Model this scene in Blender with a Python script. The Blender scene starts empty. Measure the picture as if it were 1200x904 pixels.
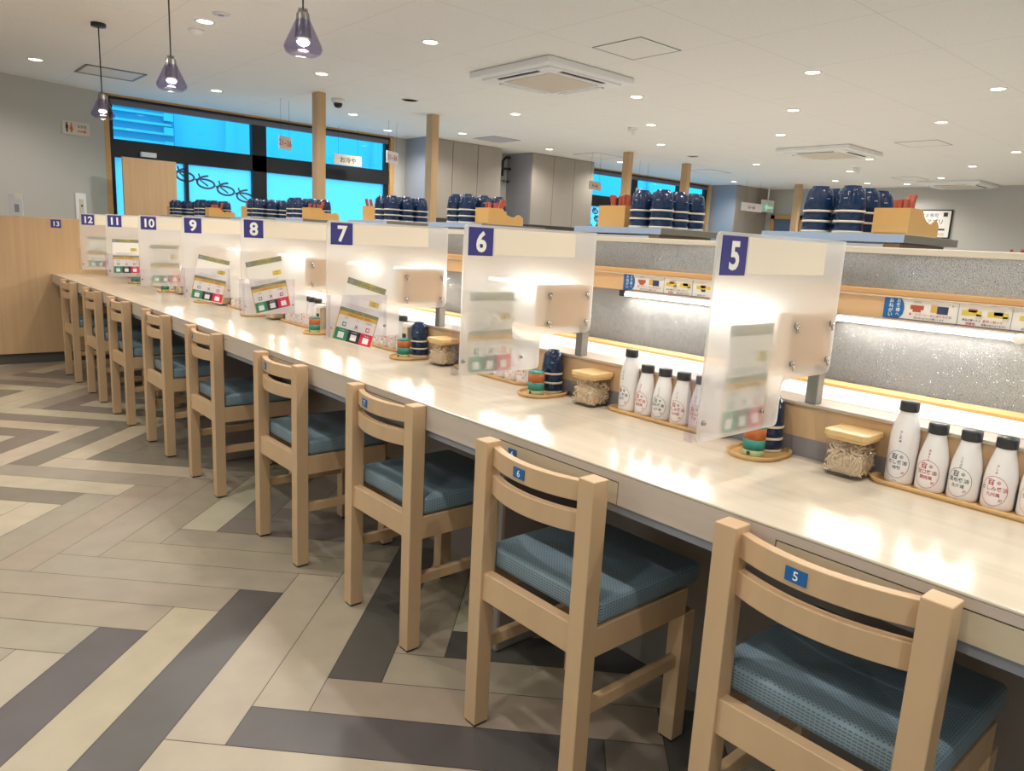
import bpy, bmesh, math, random
NW = {3: 'three', 4: 'four', 5: 'five', 6: 'six', 7: 'seven', 8: 'eight', 9: 'nine', 10: 'ten', 11: 'eleven', 12: 'twelve', 13: 'thirteen'}
from mathutils import Vector, Matrix, Euler
R_ = random.Random(7)
SC = bpy.context.scene
COL = SC.collection
PI = math.pi

# ------------------------------------------------------------------ camera, world, exposure
YAW, PITCH, ROLL, FPX = 0.7204, -0.1936, 0.0522, 863.05
fw = Vector((math.sin(YAW)*math.cos(PITCH), math.cos(YAW)*math.cos(PITCH), math.sin(PITCH)))
r0 = Vector((math.cos(YAW), -math.sin(YAW), 0)); u0 = r0.cross(fw)
rt = r0*math.cos(ROLL)+u0*math.sin(ROLL); up = -r0*math.sin(ROLL)+u0*math.cos(ROLL)
cam = bpy.data.cameras.new('camera'); camo = bpy.data.objects.new('camera', cam); COL.objects.link(camo)
cam.sensor_width = 36; cam.lens = FPX*36/1200; cam.clip_start = .05
camo.matrix_world = Matrix(((rt.x, up.x, -fw.x, -1.1078), (rt.y, up.y, -fw.y, -.4421), (rt.z, up.z, -fw.z, 1.167), (0, 0, 0, 1)))
SC.camera = camo
w = bpy.data.worlds.new('world'); SC.world = w; w.use_nodes = True
bgn = w.node_tree.nodes['Background']; bgn.inputs[0].default_value = (.55, .80, 1.0, 1); bgn.inputs[1].default_value = 2.7
SC.view_settings.view_transform = 'Standard'; SC.view_settings.look = 'None'
SC.view_settings.gamma = 1; SC.view_settings.use_curve_mapping = False
SC.view_settings.exposure = 0.0
try:
    SC.cycles.use_denoising = True
    SC.cycles.max_bounces = 10; SC.cycles.diffuse_bounces = 5; SC.cycles.transmission_bounces = 8
    SC.cycles.transparent_max_bounces = 16; SC.cycles.caustics_refractive = True; SC.cycles.caustics_reflective = False
    SC.cycles.sample_clamp_indirect = 6
except Exception: pass
P_SPOT = 19.5      # watts per downlight
P_PEND = 3.0
P_DAYFILL = 9.0        # daylight added as fill in unseen windows behind the camera, watts per metre
DAYFILL_COL = (.93, .96, 1.0)
E_TUBE = 7.0       # visible glow of the lane tubes
P_TUBE = 1.3       # downward light of each lane tube, watts
LAMP_COL = (1.0, .965, .91)
TUBE_COL = (1.0, .93, .82)

# ------------------------------------------------------------------ materials
def lin(h):
    v = [int(h[i:i+2], 16)/255 for i in (0, 2, 4)]
    return tuple((c/12.92 if c <= .04045 else ((c+.055)/1.055)**2.4) for c in v)+(1,)
class NT:
    def __init__(s, m): s.t = m.node_tree; s.n = s.t.nodes; s.l = s.t.links
    def add(s, ty, **k):
        n = s.n.new(ty)
        for a, b in k.items(): setattr(n, a, b)
        return n
    def link(s, a, b): s.l.new(a, b)
def mat(name, col, rough=.5, metal=0, spec=.5, bump=0, bscale=200, var=0, vscale=(1, 1, 1), coat=0):
    m = bpy.data.materials.new(name); m.use_nodes = True; t = NT(m); p = t.n['Principled BSDF']
    c = lin(col) if isinstance(col, str) else col
    p.inputs['Base Color'].default_value = c; p.inputs['Roughness'].default_value = rough
    p.inputs['Metallic'].default_value = metal; p.inputs['Specular IOR Level'].default_value = spec
    if coat: p.inputs['Coat Weight'].default_value = coat; p.inputs['Coat Roughness'].default_value = .08
    tc = t.add('ShaderNodeTexCoord')
    if var:
        mp = t.add('ShaderNodeMapping'); mp.inputs['Scale'].default_value = vscale
        nz = t.add('ShaderNodeTexNoise'); nz.inputs['Scale'].default_value = 1; nz.inputs['Detail'].default_value = 4
        rp = t.add('ShaderNodeMapRange'); rp.inputs['From Min'].default_value = .3; rp.inputs['From Max'].default_value = .7
        rp.inputs['To Min'].default_value = 1-var; rp.inputs['To Max'].default_value = 1+var*.6
        mx = t.add('ShaderNodeVectorMath', operation='SCALE'); mx.inputs[0].default_value = c[:3]
        t.link(tc.outputs['Object'], mp.inputs[0]); t.link(mp.outputs[0], nz.inputs['Vector'])
        t.link(nz.outputs[0], rp.inputs['Value']); t.link(rp.outputs[0], mx.inputs['Scale']); t.link(mx.outputs[0], p.inputs['Base Color'])
    if bump:
        nz = t.add('ShaderNodeTexNoise'); nz.inputs['Scale'].default_value = bscale; nz.inputs['Detail'].default_value = 2
        b = t.add('ShaderNodeBump'); b.inputs['Strength'].default_value = bump; b.inputs['Distance'].default_value = .002
        t.link(tc.outputs['Object'], nz.inputs['Vector']); t.link(nz.outputs[0], b.inputs['Height']); t.link(b.outputs[0], p.inputs['Normal'])
    return m
def emis(name, col, s):
    m = bpy.data.materials.new(name); m.use_nodes = True; t = NT(m); p = t.n['Principled BSDF']
    p.inputs['Base Color'].default_value = (.8, .8, .8, 1)
    p.inputs['Emission Color'].default_value = tuple(col[:3])+(1,); p.inputs['Emission Strength'].default_value = s
    return m
def clear(name, tint, fres=.12, rough=.03):
    m = bpy.data.materials.new(name); m.use_nodes = True; t = NT(m); t.n.remove(t.n['Principled BSDF'])
    o = t.n['Material Output']; tr = t.add('ShaderNodeBsdfTransparent'); tr.inputs[0].default_value = tint
    g = t.add('ShaderNodeBsdfGlossy'); g.inputs['Roughness'].default_value = rough
    lw = t.add('ShaderNodeLayerWeight'); lw.inputs[0].default_value = .5
    pw = t.add('ShaderNodeMath', operation='POWER'); pw.inputs[1].default_value = 4; t.link(lw.outputs['Facing'], pw.inputs[0])
    ma = t.add('ShaderNodeMath', operation='MULTIPLY_ADD'); ma.inputs[1].default_value = fres*1.6; ma.inputs[2].default_value = .035; t.link(pw.outputs[0], ma.inputs[0])
    mx = t.add('ShaderNodeMixShader'); t.link(ma.outputs[0], mx.inputs[0]); t.link(tr.outputs[0], mx.inputs[1]); t.link(g.outputs[0], mx.inputs[2])
    t.link(mx.outputs[0], o.inputs[0]); return m
M = {}
M['wall'] = mat('wall_grey', 'bfbcb4', .8, bump=.1, bscale=300)
M['wall_warm'] = mat('wall_beige', 'c9c2b4', .8)
M['white'] = mat('white_plastic', 'f3f1ed', .4)
M['white_rough'] = mat('white_matt', 'e6e2d8', .7)
M['chair'] = mat('light_ash_wood', 'c6a580', .42, var=.07, vscale=(14, 14, 2.0))
M['woodp'] = mat('beige_wood_laminate', 'c9a67e', .4, var=.08, vscale=(30, 30, 1.2))
M['woodh'] = mat('orange_wood', 'd3a267', .4, var=.1, vscale=(25, 2, 25))
M['beam'] = mat('beam_wood', 'd9b184', .42, var=.07, vscale=(25, 1.5, 25))
M['counter'] = mat('counter_laminate', 'd2c6b3', .19, spec=.42, var=.06, vscale=(45, 2.5, 10))
M['counter_edge'] = mat('counter_edge', 'bfb0a2', .4, var=.05, vscale=(10, 2, 60))
M['drawer'] = mat('drawer_front', 'c2b298', .4, var=.04, vscale=(10, 3, 60))
M['edgestrip'] = mat('grey_edge_strip', '8d8f98', .4)
M['pedestal'] = mat('grey_laminate_pedestal', '8a8078', .45, var=.05, vscale=(10, 10, 1))
M['plinth'] = mat('dark_plinth', '55514b', .5)
M['black'] = mat('black_plastic', '1d1d1f', .35)
M['blackm'] = mat('black_frame', '15171c', .4)
M['rollerb'] = mat('roller_grey', '6f6a70', .5)
M['skirt'] = mat('skirting_grey', '858082', .45)
M['dark'] = mat('dark_slot', '1a1510', .7)
M['navy'] = mat('navy_plate', '35337f', .45)
M['blue'] = mat('blue_sticker', '10609f', .4)
M['ink_w'] = mat('white_ink', 'f4f2ea', .5)
M['ink_k'] = mat('black_ink', '2a2a30', .6)
M['ink_n'] = mat('navy_ink', '2f3a5c', .6)
M['ink_r'] = mat('red_ink', 'b8323c', .6)
M['ink_g'] = mat('green_ink', '3c5a50', .6)
M['ink_o'] = mat('orange_ink', 'd9642c', .6)
M['chrome'] = mat('chrome', 'b9b6b0', .22, metal=1)
M['steel'] = mat('grey_steel', '8c8a86', .35, metal=.6)
M['lane'] = mat('lane_white', 'efe9dc', .35)
M['cabinet'] = mat('taupe_laminate', 'a39a8f', .5, var=.03, vscale=(8, 8, 1))
M['cabinet_lit_side'] = mat('taupe_laminate_blue_lit', 'a3a3a8', .45)  # taupe shifted bluish: window light put into the side colour
M['panelgrey'] = mat('pale_grey_laminate', 'c4c5c9', .45)
M['shelf'] = mat('grey_laminate_window_reflection', 'a9bbd6', .3)  # window reflection painted in: grey board coloured light blue
M['shelfside'] = mat('dark_board_edge', '7d7565', .5)
M['cup'] = mat('navy_glaze', '10294d', .14, spec=.6, bump=.6, bscale=90)
M['rim'] = mat('cream_rim', 'd8cdbb', .5)
M['box'] = mat('honey_wood_box', 'd9a863', .5, var=.05, vscale=(6, 6, 20))
M['stick'] = mat('terracotta_plastic', 'b3543a', .5)
M['tray'] = mat('tray_wood', 'cfa56c', .4, var=.06, vscale=(30, 4, 30))
M['lid'] = mat('lid_bamboo', 'e0bd84', .4, var=.05, vscale=(4, 40, 4))
M['canorange'] = mat('can_orange', 'b5622c', .4)
M['canteal'] = mat('can_teal', '2c8577', .4)
M['cangreen'] = mat('can_green', 'a8b07a', .4)
M['cream'] = mat('cream_box', 'd8cfbd', .5)
M['ginger'] = mat('pale_ginger', 'f4e0bb', .5)
M['cardw'] = mat('card_white', 'ece7df', .6)
M['cardolive'] = mat('card_olive', '86876a', .6)
M['cardyel'] = mat('card_yellow', 'd9c04e', .6)
M['cardor'] = mat('card_amber', 'e0b447', .6)
M['cardgr'] = mat('card_green', '1f8b63', .6)
M['cardbk'] = mat('card_black', '2b2a2c', .6)
M['cardrd'] = mat('card_red', 'd51f4f', .6)
M['bench'] = mat('blue_grey_vinyl', '5d7390', .5)
M['bench2'] = mat('bench_wood', '8a6a4c', .5)
M['sign'] = mat('sign_white', 'e6e3e6', .5)
M['signb'] = mat('sign_beige', 'd9cbb8', .5)
M['squig'] = mat('window_ribbon', '56616e', .6)
M['extw'] = mat('exterior_white_wall', 'd9dde2', .8)
M['extd'] = mat('exterior_louvre', '8fa5b8', .6)
M['bottle'] = mat('white_bottle', 'ebe6e4', .25, spec=.5)
M['cap'] = mat('black_cap', '2c2d30', .3)
M['strip'] = mat('name_strip', 'efe3cf', .45)
M['lamp'] = emis('lamp_disc', (1, .86, .62), 9)
M['tube'] = emis('tube_glow', TUBE_COL, E_TUBE)
M['acrylic'] = clear('clear_acrylic', (.965, .96, .985, 1), .2)
M['jarc'] = clear('jar_acrylic', (.965, .955, .965, 1), .4)
M['pglass'] = clear('smoky_lamp_glass', (.80, .78, .88, 1), .35)
M['wglass'] = clear('window_glass_outdoor_blue', (.22, .80, 1.0, 1), .1)  # blue of the outdoor light is put into the tint
M['added_glass'] = clear('added_shopfront_glass', (.55, .55, .52, 1), .1)
def frosted():
    m = bpy.data.materials.new('frosted_acrylic'); m.use_nodes = True; t = NT(m); p = t.n['Principled BSDF']
    p.inputs['Base Color'].default_value = (.97, .97, .96, 1); p.inputs['Transmission Weight'].default_value = 1
    p.inputs['Roughness'].default_value = .5; p.inputs['IOR'].default_value = 1.15
    tl = t.add('ShaderNodeBsdfTranslucent'); tl.inputs[0].default_value = (.95, .93, .89, 1)
    df = t.add('ShaderNodeBsdfDiffuse'); df.inputs[0].default_value = (.9, .88, .84, 1)
    m1 = t.add('ShaderNodeMixShader'); m1.inputs[0].default_value = .5; t.link(tl.outputs[0], m1.inputs[1]); t.link(df.outputs[0], m1.inputs[2])
    m2 = t.add('ShaderNodeMixShader'); m2.inputs[0].default_value = .50; t.link(p.outputs[0], m2.inputs[1]); t.link(m1.outputs[0], m2.inputs[2])
    tr = t.add('ShaderNodeBsdfTransparent'); m3 = t.add('ShaderNodeMixShader'); m3.inputs[0].default_value = .12; t.link(m2.outputs[0], m3.inputs[1]); t.link(tr.outputs[0], m3.inputs[2])
    t.link(m3.outputs[0], t.n['Material Output'].inputs[0]); return m
M['frost'] = frosted()
M['acryback'] = clear('acrylic_back', (1, 1, 1, 1), .05)
def texglass():
    m = bpy.data.materials.new('hammered_glass'); m.use_nodes = True; t = NT(m); p = t.n['Principled BSDF']
    p.inputs['Base Color'].default_value = (.96, .98, .98, 1); p.inputs['Transmission Weight'].default_value = 1
    p.inputs['Roughness'].default_value = .06; p.inputs['IOR'].default_value = 1.4
    tc = t.add('ShaderNodeTexCoord'); nz = t.add('ShaderNodeTexNoise'); nz.inputs['Scale'].default_value = 300; nz.inputs['Detail'].default_value = 1
    b = t.add('ShaderNodeBump'); b.inputs['Strength'].default_value = .9; b.inputs['Distance'].default_value = .004
    t.link(tc.outputs['Object'], nz.inputs['Vector']); t.link(nz.outputs[0], b.inputs['Height']); t.link(b.outputs[0], p.inputs['Normal'])
    df = t.add('ShaderNodeBsdfDiffuse'); df.inputs[0].default_value = (.9, .92, .92, 1); t.link(b.outputs[0], df.inputs['Normal'])
    tl = t.add('ShaderNodeBsdfTranslucent'); tl.inputs[0].default_value = (.9, .92, .92, 1); t.link(b.outputs[0], tl.inputs['Normal'])
    m1 = t.add('ShaderNodeMixShader'); m1.inputs[0].default_value = .5; t.link(df.outputs[0], m1.inputs[1]); t.link(tl.outputs[0], m1.inputs[2])
    m2 = t.add('ShaderNodeMixShader'); m2.inputs[0].default_value = .17; t.link(p.outputs[0], m2.inputs[1]); t.link(m1.outputs[0], m2.inputs[2]); t.link(m2.outputs[0], t.n['Material Output'].inputs[0]); return m
M['tglass'] = texglass()
def winfilm():
    m = bpy.data.materials.new('window_film'); m.use_nodes = True; t = NT(m); t.n.remove(t.n['Principled BSDF'])
    tr = t.add('ShaderNodeBsdfTransparent'); tr.inputs[0].default_value = (.34, .84, 1, 1)
    tl = t.add('ShaderNodeBsdfTranslucent'); tl.inputs[0].default_value = (.5, .88, 1, 1)
    mx = t.add('ShaderNodeMixShader'); mx.inputs[0].default_value = .45; t.link(tr.outputs[0], mx.inputs[1]); t.link(tl.outputs[0], mx.inputs[2])
    t.link(mx.outputs[0], t.n['Material Output'].inputs[0]); return m
M['film'] = winfilm()
def cushion():
    m = bpy.data.materials.new('dotted_blue_vinyl'); m.use_nodes = True; t = NT(m); p = t.n['Principled BSDF']
    p.inputs['Roughness'].default_value = .42
    tc = t.add('ShaderNodeTexCoord'); mp = t.add('ShaderNodeMapping'); mp.inputs['Scale'].default_value = (165, 165, 165); mp.inputs['Rotation'].default_value = (0, 0, PI/4)
    t.link(tc.outputs['Object'], mp.inputs[0])
    fr = t.add('ShaderNodeVectorMath', operation='FRACTION'); t.link(mp.outputs[0], fr.inputs[0])
    sb = t.add('ShaderNodeVectorMath', operation='SUBTRACT'); sb.inputs[1].default_value = (.5, .5, .5); t.link(fr.outputs[0], sb.inputs[0])
    sep = t.add('ShaderNodeSeparateXYZ'); t.link(sb.outputs[0], sep.inputs[0])
    def mm(op, a, b=None):
        n = t.add('ShaderNodeMath', operation=op)
        for i, v in enumerate((a, b)):
            if v is None: continue
            if isinstance(v, (int, float)): n.inputs[i].default_value = v
            else: t.link(v, n.inputs[i])
        return n.outputs[0]
    geo = t.add('ShaderNodeNewGeometry'); gs = t.add('ShaderNodeSeparateXYZ'); t.link(geo.outputs['Normal'], gs.inputs[0])
    up_ = mm('GREATER_THAN', mm('ABSOLUTE', gs.outputs[2]), .6)
    x2 = mm('MULTIPLY', sep.outputs[0], sep.outputs[0]); y2 = mm('MULTIPLY', sep.outputs[1], sep.outputs[1]); z2 = mm('MULTIPLY', sep.outputs[2], sep.outputs[2])
    dtop = mm('LESS_THAN', mm('ADD', x2, y2), .055)
    dsid = mm('LESS_THAN', mm('ADD', mm('MINIMUM', x2, y2), z2), .045)
    mk = mm('ADD', mm('MULTIPLY', dtop, up_), mm('MULTIPLY', dsid, mm('SUBTRACT', 1.0, up_)))
    mx = t.add('ShaderNodeMix', data_type='RGBA'); mx.inputs['A'].default_value = lin('7f929d'); mx.inputs['B'].default_value = lin('4b5e6b')
    t.link(mk, mx.inputs['Factor']); t.link(mx.outputs['Result'], p.inputs['Base Color'])
    b = t.add('ShaderNodeBump'); b.inputs['Strength'].default_value = .3; b.inputs['Distance'].default_value = .0006; b.invert = True
    t.link(mk, b.inputs['Height']); t.link(b.outputs[0], p.inputs['Normal'])
    return m
M['cushion'] = cushion()
def ceilmat():
    m = bpy.data.materials.new('ceiling_board'); m.use_nodes = True; t = NT(m); p = t.n['Principled BSDF']
    p.inputs['Roughness'].default_value = .9
    tc = t.add('ShaderNodeTexCoord'); sep = t.add('ShaderNodeSeparateXYZ'); t.link(tc.outputs['Object'], sep.inputs[0])
    def mm(op, a, b=None):
        n = t.add('ShaderNodeMath', operation=op)
        for i, v in enumerate((a, b)):
            if v is None: continue
            if isinstance(v, (int, float)): n.inputs[i].default_value = v
            else: t.link(v, n.inputs[i])
        return n.outputs[0]
    def line(o, off, per):
        f = mm('FRACT', mm('DIVIDE', mm('SUBTRACT', o, off), per)); return mm('LESS_THAN', f, .0028/per*1.2)
    g = mm('MAXIMUM', line(sep.outputs[0], .51-9.05, .905), line(sep.outputs[1], 1.6-8.8, .88))
    nz = t.add('ShaderNodeTexNoise'); nz.inputs['Scale'].default_value = 120; nz.inputs['Detail'].default_value = 2; t.link(tc.outputs['Object'], nz.inputs['Vector'])
    sp = mm('LESS_THAN', nz.outputs[0], .39)
    k = mm('SUBTRACT', 1.0, mm('ADD', mm('MULTIPLY', g, .28), mm('MULTIPLY', sp, .10)))
    vm = t.add('ShaderNodeVectorMath', operation='SCALE'); vm.inputs[0].default_value = lin('f3efe8')[:3]; t.link(k, vm.inputs['Scale']); t.link(vm.outputs[0], p.inputs['Base Color'])
    return m
M['ceil'] = ceilmat()
def floormat():
    m = bpy.data.materials.new('wood_look_plank_tile'); m.use_nodes = True; t = NT(m); p = t.n['Principled BSDF']
    at = t.add('ShaderNodeAttribute'); at.attribute_name = 'Col'; tc = t.add('ShaderNodeTexCoord')
    nz = t.add('ShaderNodeTexNoise'); nz.inputs['Scale'].default_value = 9; nz.inputs['Detail'].default_value = 6; t.link(tc.outputs['Object'], nz.inputs['Vector'])
    rp = t.add('ShaderNodeMapRange'); rp.inputs['From Min'].default_value = .3; rp.inputs['From Max'].default_value = .7; rp.inputs['To Min'].default_value = .93; rp.inputs['To Max'].default_value = 1.05
    t.link(nz.outputs[0], rp.inputs['Value'])
    n2 = t.add('ShaderNodeTexNoise'); n2.inputs['Scale'].default_value = 26; n2.inputs['Detail'].default_value = 3; t.link(tc.outputs['Object'], n2.inputs['Vector'])
    r2 = t.add('ShaderNodeMapRange'); r2.inputs['From Min'].default_value = .70; r2.inputs['From Max'].default_value = .78; r2.inputs['To Min'].default_value = 1; r2.inputs['To Max'].default_value = .8; t.link(n2.outputs[0], r2.inputs['Value'])
    mu = t.add('ShaderNodeMath', operation='MULTIPLY'); t.link(rp.outputs[0], mu.inputs[0]); t.link(r2.outputs[0], mu.inputs[1])
    vm = t.add('ShaderNodeVectorMath', operation='SCALE'); t.link(at.outputs['Color'], vm.inputs[0]); t.link(mu.outputs[0], vm.inputs['Scale'])
    t.link(vm.outputs[0], p.inputs['Base Color']); p.inputs['Roughness'].default_value = .36; p.inputs['Specular IOR Level'].default_value = .45
    return m
M['floor'] = floormat()
M['grout'] = mat('grout', '5b5348', .8)

# ------------------------------------------------------------------ mesh builder
_tc = {}
def text_geo(s, size=1.0, off=0.0, align='CENTER'):
    k = (s, off, align)
    if k not in _tc:
        cu = bpy.data.curves.new('t', 'FONT'); cu.body = s; cu.size = 1; cu.align_x = align; cu.align_y = 'CENTER'; cu.offset = off; cu.resolution_u = 3
        ob = bpy.data.objects.new('t', cu); COL.objects.link(ob); dg = bpy.context.evaluated_depsgraph_get(); dg.update()
        me = bpy.data.meshes.new_from_object(ob.evaluated_get(dg))
        vs = [v.co.copy() for v in me.vertices]; fs = [tuple(p.vertices) for p in me.polygons]
        if vs:
            y0 = min(v.y for v in vs); y1 = max(v.y for v in vs); c = (y0+y1)/2
            for v in vs: v.y -= c
        bpy.data.objects.remove(ob); bpy.data.curves.remove(cu); bpy.data.meshes.remove(me); _tc[k] = (vs, fs)
    vs, fs = _tc[k]; return [v*size for v in vs], fs
class MB:
    def __init__(s): s.v = []; s.f = []; s.m = []; s.sm = []; s.mats = []; s.mi = 0; s.smooth = False
    def use(s, m, smooth=False):
        m = M[m] if isinstance(m, str) else m
        if m not in s.mats: s.mats.append(m)
        s.mi = s.mats.index(m); s.smooth = smooth; return s
    def add(s, vs, fs, mtx=None):
        b = len(s.v)
        for v in vs:
            v = Vector(v); s.v.append(mtx @ v if mtx else v)
        for f in fs: s.f.append(tuple(i+b for i in f)); s.m.append(s.mi); s.sm.append(s.smooth)
        return s
    def box(s, x0, x1, y0, y1, z0, z1, mtx=None):
        vs = [(x, y, z) for x in (x0, x1) for y in (y0, y1) for z in (z0, z1)]
        fs = [(0, 1, 3, 2), (4, 6, 7, 5), (0, 4, 5, 1), (2, 3, 7, 6), (0, 2, 6, 4), (1, 5, 7, 3)]
        return s.add(vs, fs, mtx)
    def lathe(s, prof, n=24, c=(0, 0, 0), mtx=None, close=False):
        vs = []; fs = []
        for r, z in prof:
            for i in range(n): a = 2*PI*i/n; vs.append((c[0]+r*math.cos(a), c[1]+r*math.sin(a), c[2]+z))
        L = len(prof)
        for j in range(L-1 if not close else L):
            k = (j+1) % L
            for i in range(n): fs.append((j*n+i, j*n+(i+1) % n, k*n+(i+1) % n, k*n+i))
        if not close:
            if prof[0][0] > 1e-5: fs.append(tuple(reversed(range(n))))
            if prof[-1][0] > 1e-5: fs.append(tuple((L-1)*n+i for i in range(n)))
        return s.add(vs, fs, mtx)
    def cyl(s, r, z0, z1, c=(0, 0, 0), n=20, mtx=None): return s.lathe([(r, z0), (r, z1)], n, c, mtx)
    def tube(s, pts, r, n=8, closed=False):
        pts = [Vector(p) for p in pts]; vs = []; fs = []; L = len(pts); prev = None
        for i, p in enumerate(pts):
            a = pts[(i-1) % L] if (i > 0 or closed) else p; b = pts[(i+1) % L] if (i < L-1 or closed) else p
            d = (b-a).normalized(); ref = prev if prev is not None and abs(prev.dot(d)) < .95 else (Vector((0, 0, 1)) if abs(d.z) < .9 else Vector((1, 0, 0)))
            x = (ref-d*ref.dot(d)).normalized(); y = d.cross(x); prev = x
            for k in range(n): t = 2*PI*k/n; vs.append(p+x*(r*math.cos(t))+y*(r*math.sin(t)))
        for i in range(L if closed else L-1):
            j = (i+1) % L
            for k in range(n): fs.append((i*n+k, i*n+(k+1) % n, j*n+(k+1) % n, j*n+k))
        if not closed: fs += [tuple(reversed(range(n))), tuple((L-1)*n+k for k in range(n))]
        return s.add(vs, fs)
    def prism(s, poly, z0, z1, mtx=None):   # poly in xy, extruded in z
        n = len(poly); vs = [(x, y, z0) for x, y in poly]+[(x, y, z1) for x, y in poly]
        fs = [tuple(reversed(range(n))), tuple(range(n, 2*n))]+[(i, (i+1) % n, n+(i+1) % n, n+i) for i in range(n)]
        return s.add(vs, fs, mtx)
    def quad(s, a, b, c, d): return s.add([a, b, c, d], [(0, 1, 2, 3)])
    def text(s, t, size, mtx, off=0.0, align='CENTER'):
        vs, fs = text_geo(t, size, off, align); return s.add(vs, fs, mtx)
    def build(s, name, parent=None, bevel=0, seg=2, loc=None, **tg):
        me = bpy.data.meshes.new(name); me.from_pydata([tuple(v) for v in s.v], [], s.f)
        for m in s.mats: me.materials.append(m)
        me.polygons.foreach_set('material_index', s.m); me.polygons.foreach_set('use_smooth', s.sm); me.update()
        bm = bmesh.new(); bm.from_mesh(me); bmesh.ops.recalc_face_normals(bm, faces=[f for f in bm.faces]) if tg.pop('recalc', True) else None
        bm.to_mesh(me); bm.free()
        o = bpy.data.objects.new(name, me); COL.objects.link(o)
        if parent: o.parent = parent
        if loc: o.location = loc
        if bevel:
            b = o.modifiers.new('bevel', 'BEVEL'); b.width = bevel; b.segments = seg; b.limit_method = 'ANGLE'; b.angle_limit = .6
        tag(o, **tg); return o
def tag(o, label=None, cat=None, group=None, kind=None):
    if label: o['label'] = label
    if cat: o['category'] = cat
    if group: o['group'] = group
    if kind: o['kind'] = kind
    return o
def empty(name, loc, label, cat, group=None, rz=0):
    o = bpy.data.objects.new(name, None); COL.objects.link(o); o.location = loc; o.rotation_euler.z = rz; o.empty_display_size = .05
    return tag(o, label, cat, group)
def copy_tree(o, parent=None):
    c = o.copy(); COL.objects.link(c)
    if parent: c.parent = parent
    for ch in list(o.children):
        copy_tree(ch, c)
    return c
def place(o, loc, label, group=None, rz=None):
    o.location = loc; o['label'] = label
    if group: o['group'] = group
    if rz is not None: o.rotation_euler.z = rz
    return o
def rrect(x0, x1, y0, y1, r, n=5):
    p = []
    for cx, cy, a0 in ((x1-r, y1-r, 0), (x0+r, y1-r, PI/2), (x0+r, y0+r, PI), (x1-r, y0+r, 1.5*PI)):
        for i in range(n+1): a = a0+PI/2*i/n; p.append((cx+r*math.cos(a), cy+r*math.sin(a)))
    return p
# writing faces: matrices that put text (x right, y up) on a plane
def mY(x, y, z): return Matrix.Translation((x, y, z)) @ Matrix.Rotation(PI/2, 4, 'X')               # faces -y
def mX(x, y, z): return Matrix.Translation((x, y, z)) @ Matrix.Rotation(-PI/2, 4, 'Z') @ Matrix.Rotation(PI/2, 4, 'X')   # faces -x (reads towards -y)

# ------------------------------------------------------------------ setting
XL, XR, YB, YE, H = -3.6, 13.4, -3.6, 8.8, 2.5
W_ = .1453; S_ = W_*math.sqrt(2); P_ = 6*S_     # herringbone step and row period
X0f, Y0f = -.277, 1.803
shade = {'L': 'bbae97', 'N': 'ada08b', 'M': '9e9280', 'G': '80776b', 'D': '57534f', 'F': 'd3cec6'}
FLOOR_PICKS = {(0,-2,0):'D',(0,-1,0):'N',(0,0,0):'D',(0,1,0):'N',(0,2,0):'N',(1,1,0):'D',(0,3,0):'D',(1,0,0):'N',(0,-3,0):'N',(1,-3,1):'M',(1,-2,1):'M',(1,-1,1):'M',(1,0,1):'M',(1,1,1):'M',(1,2,1):'M',(0,3,1):'L',(1,2,0):'M',(1,-3,2):'L',(0,-2,1):'L',(0,0,1):'M',(0,-1,1):'M',(0,1,1):'M',(0,2,1):'M',
 (1,-1,2):'L',(1,-2,2):'G',(1,0,2):'M',(1,1,2):'L',(0,2,2):'L',(0,1,2):'G',(0,0,2):'L',(0,-1,2):'G',(1,-1,3):'L',(1,0,3):'G',(1,1,3):'L',(0,3,3):'G',(1,2,3):'G',(1,3,3):'L',(0,0,3):'L',(0,1,3):'L',(1,0,4):'G',(1,2,4):'G',(0,-1,3):'G',(1,2,2):'G',(1,3,2):'G',(0,4,0):'M',(1,3,0):'M',(1,4,0):'D',(0,2,-1):'G',(0,3,-1):'D',(0,4,1):'G',(0,5,1):'M',(1,3,1):'G',(0,3,2):'G',(0,4,2):'G',(1,-1,0):'N',(1,-2,0):'N',
 (0,-4,0):'N',(0,-5,0):'D',(0,-6,0):'N',(0,-3,1):'L',(0,-4,1):'M',(0,-2,2):'L',(0,-2,3):'L',(1,-3,3):'L',(1,-2,3):'G'}
def plank_poly(kind, i, j):
    tx, ty = X0f+i*S_, Y0f+j*P_; h = S_/2; l = P_/2
    if kind == 0: return [(tx, ty), (tx+h, ty-h), (tx+h-l, ty-h-l), (tx-l, ty-l)]
    bx_, by_ = tx+h-l, ty-h-l
    return [(bx_, by_), (bx_+h, by_+h), (bx_+h+l, by_+h-l), (bx_+l, by_-l)]
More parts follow.
